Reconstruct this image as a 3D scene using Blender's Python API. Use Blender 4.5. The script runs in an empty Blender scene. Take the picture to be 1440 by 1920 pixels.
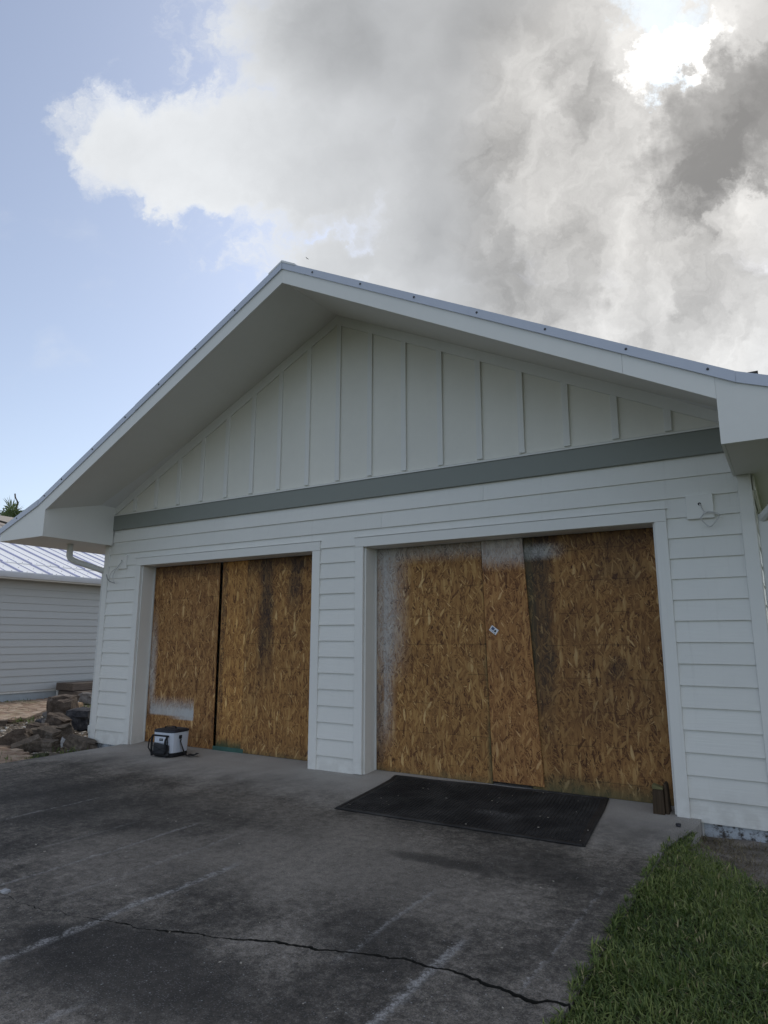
import bpy, bmesh, math, random
import numpy as np
from mathutils import Vector, Matrix, noise as mnoise

random.seed(7)
rng = np.random.default_rng(11)
sc = bpy.context.scene
COL = sc.collection
R = math.radians

# ------------------------------------------------------------------ camera
cam_d = bpy.data.cameras.new("camera")
cam = bpy.data.objects.new("camera", cam_d)
COL.objects.link(cam)
cam_d.sensor_fit = 'VERTICAL'
cam_d.sensor_height = 36.0
cam_d.lens = 36.0 * 1227.77 / 1920.0
cam_d.clip_start = 0.05
cam_d.clip_end = 6000.0
YAW, PITCH, ROLL = R(-31.48009515), R(10.93119261), R(0.08194356)
CF = Vector((math.sin(YAW) * math.cos(PITCH), math.cos(YAW) * math.cos(PITCH), math.sin(PITCH)))
_r = Vector((math.cos(YAW), -math.sin(YAW), 0))
_u = _r.cross(CF)
CR = _r * math.cos(ROLL) + _u * math.sin(ROLL)
CU = -_r * math.sin(ROLL) + _u * math.cos(ROLL)
mw = Matrix((CR, CU, -CF)).transposed().to_4x4()
mw.translation = Vector((5.85176, -6.15464, 1.43461))
cam.matrix_world = mw
sc.camera = cam

# ------------------------------------------------------------------ colour management
sc.view_settings.view_transform = 'Standard'
sc.view_settings.look = 'None'
sc.view_settings.exposure = 0.34
sc.view_settings.gamma = 1.0
sc.view_settings.use_curve_mapping = False

# ------------------------------------------------------------------ node expression helper
class Ex:
    """a float socket that can be used in arithmetic"""
    def __init__(self, nt, s):
        self.nt, self.s = nt, s
    def _m(self, op, *a, clamp=False):
        n = self.nt.nodes.new('ShaderNodeMath'); n.operation = op; n.use_clamp = clamp
        for i, v in enumerate((self,) + a):
            if isinstance(v, Ex): self.nt.links.new(v.s, n.inputs[i])
            else: n.inputs[i].default_value = float(v)
        return Ex(self.nt, n.outputs[0])
    def __add__(s, o): return s._m('ADD', o)
    __radd__ = __add__
    def __sub__(s, o): return s._m('SUBTRACT', o)
    def __rsub__(s, o): return (s * -1.0) + o
    def __mul__(s, o): return s._m('MULTIPLY', o)
    __rmul__ = __mul__
    def __truediv__(s, o): return s._m('DIVIDE', o)
    def max(s, o): return s._m('MAXIMUM', o)
    def min(s, o): return s._m('MINIMUM', o)
    def abs(s): return s._m('ABSOLUTE')
    def pow(s, o): return s._m('POWER', o)
    def gt(s, o): return s._m('GREATER_THAN', o)
    def sat(s): return s._m('ADD', 0.0, clamp=True)
    def step(s, a, b):
        """smoothstep from a (0) to b (1); a may be above b"""
        n = s.nt.nodes.new('ShaderNodeMapRange'); n.interpolation_type = 'SMOOTHSTEP'
        s.nt.links.new(s.s, n.inputs['Value'])
        n.inputs['From Min'].default_value = a; n.inputs['From Max'].default_value = b
        return Ex(s.nt, n.outputs[0])
    def lin(s, a, b, c=0.0, d=1.0):
        n = s.nt.nodes.new('ShaderNodeMapRange')
        s.nt.links.new(s.s, n.inputs['Value'])
        for k, v in zip(('From Min', 'From Max', 'To Min', 'To Max'), (a, b, c, d)): n.inputs[k].default_value = v
        return Ex(s.nt, n.outputs[0])

class G:
    """thin wrapper round a node tree"""
    def __init__(self, nt):
        self.nt = nt; nt.nodes.clear()
    def new(self, t): return self.nt.nodes.new(t)
    def link(self, a, b): self.nt.links.new(a, b)
    def coord(self, out='Object'):
        return self.new('ShaderNodeTexCoord').outputs[out]
    def sep(self, v):
        n = self.new('ShaderNodeSeparateXYZ'); self.link(v, n.inputs[0])
        return [Ex(self.nt, o) for o in n.outputs]
    def xyz(self, x=0.0, y=0.0, z=0.0):
        n = self.new('ShaderNodeCombineXYZ')
        for i, v in enumerate((x, y, z)):
            if isinstance(v, Ex): self.link(v.s, n.inputs[i])
            else: n.inputs[i].default_value = float(v)
        return n.outputs[0]
    def noise(self, vec, scale=1.0, detail=4.0, rough=0.55, dist=0.0, dim='3D', color=False, lac=2.0):
        n = self.new('ShaderNodeTexNoise'); n.noise_dimensions = dim
        self.link(vec, n.inputs['Vector'])
        n.inputs['Scale'].default_value = scale; n.inputs['Detail'].default_value = detail
        n.inputs['Roughness'].default_value = rough; n.inputs['Distortion'].default_value = dist
        n.inputs['Lacunarity'].default_value = lac
        if color: return n.outputs['Color']
        return Ex(self.nt, n.outputs['Fac'])
    def voro(self, vec, scale=1.0, feature='F1', dim='2D', rand=1.0):
        n = self.new('ShaderNodeTexVoronoi'); n.voronoi_dimensions = dim; n.feature = feature
        self.link(vec, n.inputs['Vector']); n.inputs['Scale'].default_value = scale
        n.inputs['Randomness'].default_value = rand
        return n
    def mix(self, f, a, b, blend='MIX'):
        n = self.new('ShaderNodeMix'); n.data_type = 'RGBA'; n.blend_type = blend
        if isinstance(f, Ex): self.link(f.s, n.inputs[0])
        else: n.inputs[0].default_value = f
        for s, v in ((n.inputs[6], a), (n.inputs[7], b)):
            if hasattr(v, 'is_linked') or hasattr(v, 'links'): self.link(v, s)
            elif isinstance(v, (int, float)): s.default_value = (v, v, v, 1)
            else: s.default_value = (*v[:3], 1)
        return n.outputs[2]
    def grey(self, e):
        n = self.new('ShaderNodeCombineColor')
        for i in range(3): self.link(e.s, n.inputs[i])
        return n.outputs[0]
    def ramp(self, e, stops):
        n = self.new('ShaderNodeValToRGB'); cr = n.color_ramp
        while len(cr.elements) < len(stops): cr.elements.new(0.5)
        for el, (p, c) in zip(cr.elements, stops):
            el.position = p; el.color = (*c[:3], 1)
        self.link(e.s, n.inputs[0])
        return n.outputs[0]
    def objrand(self):
        return Ex(self.nt, self.new('ShaderNodeObjectInfo').outputs['Random'])
    def attr(self, name):
        n = self.new('ShaderNodeAttribute'); n.attribute_name = name
        return Ex(self.nt, n.outputs['Fac'])
    def bump(self, h, strength=0.3, dist=0.01):
        n = self.new('ShaderNodeBump'); n.inputs['Strength'].default_value = strength
        n.inputs['Distance'].default_value = dist
        self.link(h.s, n.inputs['Height']); return n.outputs[0]
    def out(self, color, rough=0.6, normal=None, spec=0.5, metal=0.0, sub=None):
        b = self.new('ShaderNodeBsdfPrincipled'); o = self.new('ShaderNodeOutputMaterial')
        if isinstance(color, (tuple, list)): b.inputs['Base Color'].default_value = (*color[:3], 1)
        else: self.link(color, b.inputs['Base Color'])
        if isinstance(rough, Ex): self.link(rough.s, b.inputs['Roughness'])
        else: b.inputs['Roughness'].default_value = rough
        b.inputs['Specular IOR Level'].default_value = spec
        b.inputs['Metallic'].default_value = metal
        if normal is not None: self.link(normal, b.inputs['Normal'])
        if sub is not None:
            t = self.new('ShaderNodeBsdfTranslucent'); m = self.new('ShaderNodeMixShader')
            self.link(color, t.inputs[0]); m.inputs[0].default_value = sub
            self.link(b.outputs[0], m.inputs[1]); self.link(t.outputs[0], m.inputs[2]); self.link(m.outputs[0], o.inputs[0])
        else:
            self.link(b.outputs[0], o.inputs[0])

def material(name):
    m = bpy.data.materials.new(name); m.use_nodes = True
    return m, G(m.node_tree)

# ------------------------------------------------------------------ world: sky with a broken cloud sheet
SUN_DIR = Vector((-0.04699, 0.73265, 0.67898)).normalized()
SUN_EL = math.asin(SUN_DIR.z)
world = bpy.data.worlds.new("World"); sc.world = world; world.use_nodes = True
g = G(world.node_tree)
sky = g.new('ShaderNodeTexSky'); sky.sky_type = 'NISHITA'; sky.sun_disc = False
sky.sun_elevation = SUN_EL; sky.sun_rotation = math.atan2(SUN_DIR.x, SUN_DIR.y)
sky.air_density = 1.0; sky.dust_density = 1.2; sky.ozone_density = 1.0
d = g.coord('Generated')
dx, dy, dz = g.sep(d)
def ddot(v): return dx * v.x + dy * v.y + dz * v.z
f_ = ddot(CF)
fden = f_.max(0.25)
# direction coordinates about a fixed bearing: X to the right, Y downwards
X = (ddot(CR) / fden) * 1.228 + 0.72
Y = 0.96 - (ddot(CU) / fden) * 1.228
pv = g.xyz(X, Y, 0.0)
# a domain warp for wispy edges
w1 = g.noise(g.xyz(X, Y, 3.3), 5.0, 3.0, 0.6)
w2 = g.noise(g.xyz(X, Y, 8.8), 5.0, 3.0, 0.6)
w3 = g.noise(g.xyz(X, Y, 1.7), 17.0, 5.0, 0.66)
w4 = g.noise(g.xyz(X, Y, 5.1), 17.0, 5.0, 0.66)
Xw = X + (w1 - 0.5) * 0.20 + (w3 - 0.5) * 0.11
Yw = Y + (w2 - 0.5) * 0.20 + (w4 - 0.5) * 0.11
def blob(cx, cy, rx, ry, rot=0.0, wx=None, wy=None):
    a, b = (Xw if wx is None else wx) - cx, (Yw if wy is None else wy) - cy
    if rot:
        c, s = math.cos(R(rot)), math.sin(R(rot))
        a, b = a * c + b * s, b * c - a * s
    a = a * (1.0 / rx); b = b * (1.0 / ry)
    return 1.0 - (a * a + b * b)
fmain = blob(1.15, 0.18, 0.84, 0.62)
field = fmain
for a in ((0.40, 0.275, 0.32, 0.125, 8), (0.245, 0.275, 0.13, 0.115), (0.60, 0.30, 0.26, 0.17), (0.36, 0.34, 0.2, 0.075, 10),
          (0.62, 0.495, 0.13, 0.075), (1.15, 0.66, 0.72, 0.28), (0.62, 0.08, 0.26, 0.24), (0.85, 0.44, 0.25, 0.2), (0.56, 0.365, 0.2, 0.06, 6),
          (0.74, 0.52, 0.14, 0.1)):
    field = field.max(blob(*a))
# away from the view the same kind of broken cumulus goes on
hz = dz.max(0.02) + 0.12
pl = g.xyz(dx / hz, dy / hz, 0.0)
cov = g.noise(pl, 0.9, 6.0, 0.55)
gen = (cov - 0.50) * 5.0
inview = f_.step(0.52, 0.72)
edge_n = g.noise(g.xyz(Xw, Yw, 0.0), 11.0, 8.0, 0.64)
fld = field.max(-1.5) + (edge_n - 0.5) * 1.9 * (1.0 - field.step(0.2, 0.8) * 0.75)
fld = fld * inview + gen * (1.0 - inview)
mask = fld.step(-0.08, 0.72)
wisp = (g.noise(g.xyz(X * 1.0, Y * 1.6, 4.0), 4.0, 7.0, 0.6).step(0.56, 0.86)) * 0.30
mask = mask.max(wisp) * dz.step(0.0, 0.08)
thick = fld.step(0.1, 1.15)
# brightness of the cloud: thin edges glow, the deep body is grey
tex = g.noise(g.xyz(Xw * 1.0 + Yw * 0.35, Yw * 0.6, 2.0), 7.0, 9.0, 0.60)
tex2 = g.noise(g.xyz(Xw, Yw, 6.0), 3.0, 6.0, 0.55)
soft = g.noise(g.xyz(X, Y, 9.0), 2.2, 3.0, 0.45)
streak = blob(1.20, 0.42, 0.38, 0.62, 0, X + (tex2 - 0.5) * 0.3, Y).step(0.0, 0.7)
lum = 0.76 - fmain.step(0.05, 0.75) * 0.20 - thick * 0.03 + (soft - 0.5) * 0.30 + (w1 - 0.5) * 0.22 + (edge_n - 0.5) * 0.12
def dab(cx, cy, rx, ry, rot=0.0, k=0.25, lo=0.0, hi=0.9):
    return blob(cx, cy, rx, ry, rot, X + (tex2 - 0.5) * k, Y + (soft - 0.5) * k).step(lo, hi)
lum = lum - dab(0.94, 0.33, 0.22, 0.50, 12) * 0.10
lum = lum - dab(0.74, -0.02, 0.36, 0.24) * 0.12
lum = lum + dab(0.46, 0.30, 0.40, 0.22, 0, 0.3) * 0.04
lum = lum + streak * ((tex - 0.5) * 1.05 + 0.015) - dab(1.34, 0.33, 0.12, 0.10, -30, 0.5) * 0.16 - dab(1.09, 0.14, 0.05, 0.10, 20, 0.4) * 0.12
dark = blob(1.42, 0.20, 0.28, 0.13, -32, X + (w3 - 0.5) * 0.22 + (tex2 - 0.5) * 0.20, Y + (w4 - 0.5) * 0.22 + (tex - 0.5) * 0.34).step(-0.5, 1.0)
lum = lum * (1.0 - dark * 0.52)
lum = lum + (1.0 - fld.step(0.1, 1.0)) * 0.05 * (1.0 - streak)
lum = lum.max(0.2) * 0.84
# the sun behind the thin part of the sheet
sd = ddot(SUN_DIR)
glow = sd.max(0.0).pow(320.0)
halo = sd.max(0.0).pow(36.0)
gap = blob(1.26, 0.10, 0.105, 0.050, -35, X + (w3 - 0.5) * 0.22 + (tex2 - 0.5) * 0.16, Y + (w4 - 0.5) * 0.22 + (tex - 0.5) * 0.10).step(-0.3, 0.9)
lum = lum + halo * 0.07 * (1.0 - dark) + gap * 0.62 * (1.0 - dark * 0.6) + glow * 0.15 * (1.0 - dark)
# cumulus lit from the front on the far side of the sky
back = (SUN_DIR.x * dx + SUN_DIR.y * dy).lin(0.3, -0.7, 0.0, 0.16)
lum = lum + back
warm = (streak * 0.6 + halo).sat()
ccol = g.mix(warm, (0.975, 1.0, 1.025), (1.015, 0.998, 0.965))
ccol = g.mix(1.0, ccol, g.grey(lum * 10.0), 'MULTIPLY')
skyc = g.mix(1.0, sky.outputs[0], (0.86, 0.90, 0.96), 'MULTIPLY')
hs = g.new('ShaderNodeHueSaturation'); g.link(skyc, hs.inputs['Color']); hs.inputs['Saturation'].default_value = 0.70
hs.inputs['Value'].default_value = 1.36
veil = blob(1.23, 0.015, 0.10, 0.05, 0, X + (w3 - 0.5) * 0.2, Y + (w4 - 0.5) * 0.2).step(-0.1, 0.9).max(blob(1.25, 0.155, 0.06, 0.03, -40, X + (w3 - 0.5) * 0.2, Y + (w4 - 0.5) * 0.2).step(0.0, 0.9)) * 0.55
ccol = g.mix(veil, ccol, (7.2, 8.4, 9.6))
col = g.mix(mask * 0.97, hs.outputs[0], ccol)
bg = g.new('ShaderNodeBackground'); bg.inputs[1].default_value = 0.10
g.link(col, bg.inputs[0])
wo = g.new('ShaderNodeOutputWorld'); g.link(bg.outputs[0], wo.inputs[0])

# ------------------------------------------------------------------ sun
sun_d = bpy.data.lights.new("sun", 'SUN'); sun_d.energy = 1.5; sun_d.angle = R(10); sun_d.color = (1.0, 0.95, 0.86)
sun = bpy.data.objects.new("sun", sun_d); COL.objects.link(sun)
sun.rotation_euler = (-SUN_DIR).to_track_quat('-Z', 'Y').to_euler()
sun.location = (0, 20, 20)

# ------------------------------------------------------------------ object helpers
def tag(o, label=None, cat=None, group=None, kind=None):
    if label: o['label'] = label
    if cat: o['category'] = cat
    if group: o['group'] = group
    if kind: o['kind'] = kind
    return o

def empty(name, loc=(0, 0, 0), rz=0.0):
    o = bpy.data.objects.new(name, None); COL.objects.link(o)
    o.location = loc; o.rotation_euler = (0, 0, rz); o.empty_display_size = 0.2
    return o

class MB:
    def __init__(self):
        self.v, self.f, self.mi = [], [], []
    def add(self, vs, fs, mi=0):
        k = len(self.v); self.v += [tuple(p) for p in vs]
        self.f += [tuple(i + k for i in q) for q in fs]; self.mi += [mi] * len(fs)
        return self
    def box(self, x0, x1, y0, y1, z0, z1, mi=0):
        vs = [(x, y, z) for z in (z0, z1) for y in (y0, y1) for x in (x0, x1)]
        return self.add(vs, [(0, 2, 3, 1), (4, 5, 7, 6), (0, 1, 5, 4), (2, 6, 7, 3), (0, 4, 6, 2), (1, 3, 7, 5)], mi)
    def prism(self, poly, axis, a, b, mi=0):
        """poly in the two other axes (counter-clockwise or not), extruded along axis from a to b"""
        n = len(poly)
        def P(p, t):
            if axis == 'y': return (p[0], t, p[1])
            if axis == 'x': return (t, p[0], p[1])
            return (p[0], p[1], t)
        vs = [P(p, a) for p in poly] + [P(p, b) for p in poly]
        fs = [tuple(range(n))[::-1], tuple(range(n, 2 * n))] + [(i, (i + 1) % n, n + (i + 1) % n, n + i) for i in range(n)]
        return self.add(vs, fs, mi)
    def tube(self, pts, r, n=8, mi=0, flat=None, cap=True):
        pts = [Vector(p) for p in pts]; rings = []
        up = Vector((0, 0, 1)); k0 = len(self.v)
        for i, p in enumerate(pts):
            a = pts[max(i - 1, 0)]; b = pts[min(i + 1, len(pts) - 1)]
            t = (b - a).normalized()
            ref = up if abs(t.dot(up)) < 0.95 else Vector((0, 1, 0))
            s = t.cross(ref).normalized(); q = s.cross(t).normalized()
            rr = r[i] if isinstance(r, (list, tuple)) else r
            ra, rb = (rr, rr) if flat is None else (rr * flat[0], rr * flat[1])
            ring = []
            for j in range(n):
                an = 2 * math.pi * (j + (0.5 if n == 4 else 0)) / n
                ring.append(p + s * (math.cos(an) * ra) + q * (math.sin(an) * rb))
            rings.append(ring)
        vs = [v for ring in rings for v in ring]; fs = []
        for i in range(len(pts) - 1):
            for j in range(n):
                fs.append((i * n + j, i * n + (j + 1) % n, (i + 1) * n + (j + 1) % n, (i + 1) * n + j))
        if cap:
            fs.append(tuple(range(n))[::-1]); fs.append(tuple((len(pts) - 1) * n + j for j in range(n)))
        return self.add(vs, fs, mi)
    def loft(self, rings, mi=0, cap=True):
        n = len(rings[0]); vs = [v for r_ in rings for v in r_]; fs = []
        for i in range(len(rings) - 1):
            for j in range(n):
                fs.append((i * n + j, i * n + (j + 1) % n, (i + 1) * n + (j + 1) % n, (i + 1) * n + j))
        if cap:
            fs.append(tuple(range(n))[::-1]); fs.append(tuple((len(rings) - 1) * n + j for j in range(n)))
        return self.add(vs, fs, mi)
    def build(self, name, mats, parent=None, smooth=False, bevel=0.0, fix=True):
        me = bpy.data.meshes.new(name); me.from_pydata(self.v, [], self.f)
        if not isinstance(mats, (list, tuple)): mats = [mats]
        for m in mats: me.materials.append(m)
        if len(mats) > 1: me.polygons.foreach_set('material_index', self.mi)
        if fix:
            bm = bmesh.new(); bm.from_mesh(me); bmesh.ops.recalc_face_normals(bm, faces=bm.faces); bm.to_mesh(me); bm.free()
        if smooth: me.polygons.foreach_set('use_smooth', [True] * len(me.polygons))
        me.update()
        o = bpy.data.objects.new(name, me); COL.objects.link(o)
        if parent is not None: o.parent = parent
        if bevel:
            b = o.modifiers.new('bevel', 'BEVEL'); b.width = bevel; b.segments = 1; b.limit_method = 'ANGLE'; b.angle_limit = R(40)
        return o

def grid_mesh(name, x0, x1, y0, y1, nx, ny, zf, mat, parent=None, keep=None):
    xs = np.linspace(x0, x1, nx + 1); ys = np.linspace(y0, y1, ny + 1)
    v = [(x, y, zf(x, y)) for y in ys for x in xs]
    f = []
    for j in range(ny):
        for i in range(nx):
            if keep and not keep((xs[i] + xs[i + 1]) / 2, (ys[j] + ys[j + 1]) / 2): continue
            a = j * (nx + 1) + i; f.append((a, a + 1, a + nx + 2, a + nx + 1))
    m = MB(); m.add(v, f)
    return m.build(name, mat, parent, smooth=True, fix=False)

def nz(x, y, z=0.0): return mnoise.noise(Vector((x, y, z)))

# ------------------------------------------------------------------ materials
def mat_paint(name, col, grain='x', grain_amt=0.25, rough=0.5, dirt=0.10, var=0.05, splash=False):
    m, g = material(name); co = g.coord(); x, y, z = g.sep(co)
    if grain == 'x': gv = g.xyz(x * 3.0, y * 3.0, z * 60.0)
    elif grain == 'z': gv = g.xyz(x * 60.0, y * 60.0, z * 2.5)
    else: gv = g.xyz(x * 14.0, y * 14.0, z * 14.0)
    n1 = g.noise(gv, 1.0, 5.0, 0.6)
    n2 = g.noise(co, 1.3, 5.0, 0.6)
    n3 = g.noise(co, 9.0, 4.0, 0.6)
    rnd = g.objrand()
    v = (1.0 - var * 0.5) + (rnd - 0.5) * var + (n2 - 0.5) * dirt + (n3 - 0.5) * dirt * 0.35 + (n1 - 0.5) * 0.03
    c = g.mix(1.0, col, g.grey(v), 'MULTIPLY')
    if splash:      # soil thrown up by rain along the foot of the wall, faint runs above
        sp = (z + (n3 - 0.5) * 0.45 + (n2 - 0.5) * 0.3).step(0.34, 0.0) * n3.step(0.35, 0.7) * 0.30
        run = g.noise(g.xyz(x * 22.0, y * 22.0, z * 0.7), 1.0, 4.0, 0.6).step(0.56, 0.78) * 0.10
        c = g.mix((sp + run).sat(), c, (0.30, 0.27, 0.23))
    g.out(c, n2 * 0.25 + (rough - 0.12), g.bump(n1, grain_amt, 0.004), spec=0.4)
    return m

def mat_plain(name, col, rough=0.6, nscale=20.0, var=0.2, bump=0.2, spec=0.4, metal=0.0, bdist=0.004):
    m, g = material(name); co = g.coord()
    n1 = g.noise(co, nscale, 5.0, 0.6); n2 = g.noise(co, nscale * 0.16, 4.0, 0.6)
    v = 1.0 + (n1 - 0.5) * var + (n2 - 0.5) * var * 1.4
    c = g.mix(1.0, col, g.grey(v), 'MULTIPLY')
    g.out(c, (n2 - 0.5) * 0.2 + rough, g.bump(n1, bump, bdist), spec=spec, metal=metal)
    return m

M_siding = mat_paint('siding_paint', (0.80, 0.80, 0.765), 'x', 0.5, splash=True)
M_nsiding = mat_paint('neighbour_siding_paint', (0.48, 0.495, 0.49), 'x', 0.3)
M_trim = mat_paint('trim_paint', (0.81, 0.81, 0.78), 'n', 0.10)
M_trimz = mat_paint('trim_paint_upright', (0.80, 0.80, 0.77), 'z', 0.2, splash=True)
M_gable = mat_paint('gable_paint_bounce_tint', (0.82, 0.805, 0.735), 'z', 0.30, dirt=0.14)  # creamier than the siding: warm bounce off the ground put into the colour
M_soffit = mat_paint('soffit_paint', (0.76, 0.75, 0.71), 'n', 0.08)
M_frieze = mat_paint('frieze_paint', (0.255, 0.275, 0.252), 'x', 0.25)
M_metal = mat_plain('roof_trim_metal', (0.56, 0.60, 0.70), 0.38, 6.0, 0.08, 0.04, spec=0.5)
M_roofm = mat_plain('white_roof_metal', (0.80, 0.80, 0.80), 0.42, 5.0, 0.08, 0.04, spec=0.5)
M_rib = mat_plain('roof_rib_metal', (0.46, 0.46, 0.62), 0.45, 5.0, 0.10, 0.04, spec=0.4)
M_screw = mat_plain('screw_washer', (0.07, 0.07, 0.08), 0.6, 40.0)
M_gutter = mat_plain('gutter_paint', (0.66, 0.69, 0.74), 0.4, 6.0, 0.08, 0.04)
M_pipe = mat_plain('downspout_paint', (0.68, 0.69, 0.67), 0.45, 6.0, 0.10, 0.05)
def mat_found():
    m, g = material('peeling_foundation_paint'); co = g.coord()
    n = g.noise(co, 7.0, 7.0, 0.7); f = g.noise(co, 40.0, 4.0, 0.7)
    c = g.mix((n * 0.8 + f * 0.3).step(0.46, 0.58), (0.085, 0.075, 0.068), (0.50, 0.54, 0.58))
    g.out(c, 0.85, g.bump(n + f * 0.4, 0.8, 0.015), spec=0.2)
    return m
M_found = mat_found()
M_dark = mat_plain('dark_interior', (0.05, 0.045, 0.04), 0.9)
M_black = mat_plain('black_webbing', (0.012, 0.013, 0.016), 0.75, 60.0, 0.3)
M_lid = mat_plain('navy_lid', (0.02, 0.024, 0.035), 0.55, 30.0, 0.3)
M_bag = mat_plain('white_bag_fabric', (0.62, 0.67, 0.76), 0.6, 40.0, 0.08, 0.3)
M_mesh = mat_plain('pocket_mesh', (0.035, 0.037, 0.042), 0.8, 220.0, 0.9, 0.5)
M_white = mat_plain('white_paper', (0.78, 0.80, 0.84), 0.6, 40.0, 0.05)
M_ink = mat_plain('grey_print', (0.10, 0.13, 0.22), 0.7, 40.0, 0.1)
M_inkblack = mat_plain('black_print', (0.01, 0.01, 0.012), 0.7, 40.0, 0.1)
M_print = mat_plain('board_print', (0.035, 0.028, 0.025), 0.9, 60.0, 0.4)
M_green = mat_plain('green_edge_paint', (0.05, 0.12, 0.10), 0.7, 14.0, 0.6)
M_wire = mat_plain('wire_white', (0.58, 0.58, 0.57), 0.5)
M_wiredark = mat_plain('wire_grey', (0.22, 0.23, 0.24), 0.5)

def mat_wood(name, c0, c1, grain='z', green=0.0, rough=0.85):
    m, g = material(name); co = g.coord(); x, y, z = g.sep(co)
    gv = {'z': g.xyz(x * 50.0, y * 50.0, z * 3.0), 'y': g.xyz(x * 50.0, y * 3.0, z * 50.0), 'x': g.xyz(x * 3.0, y * 50.0, z * 50.0)}[grain]
    n1 = g.noise(gv, 1.0, 6.0, 0.65, 0.4); n2 = g.noise(co, 7.0, 5.0, 0.6)
    c = g.mix((n1.step(0.25, 0.75) * 0.7 + n2 * 0.3).sat(), c0, c1)
    if green: c = g.mix(n2.step(0.45, 0.75) * green, c, (0.10, 0.11, 0.04))
    g.out(c, rough, g.bump(n1, 0.6, 0.006), spec=0.2)
    return m
M_post = mat_wood('weathered_post_wood', (0.025, 0.018, 0.013), (0.10, 0.07, 0.045), 'z')
M_posttop = mat_wood('mossy_post_end', (0.11, 0.10, 0.05), (0.20, 0.185, 0.09), 'x', 0.6)
M_stepwood = mat_wood('weathered_step_wood', (0.06, 0.05, 0.045), (0.21, 0.17, 0.14), 'y')

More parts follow.
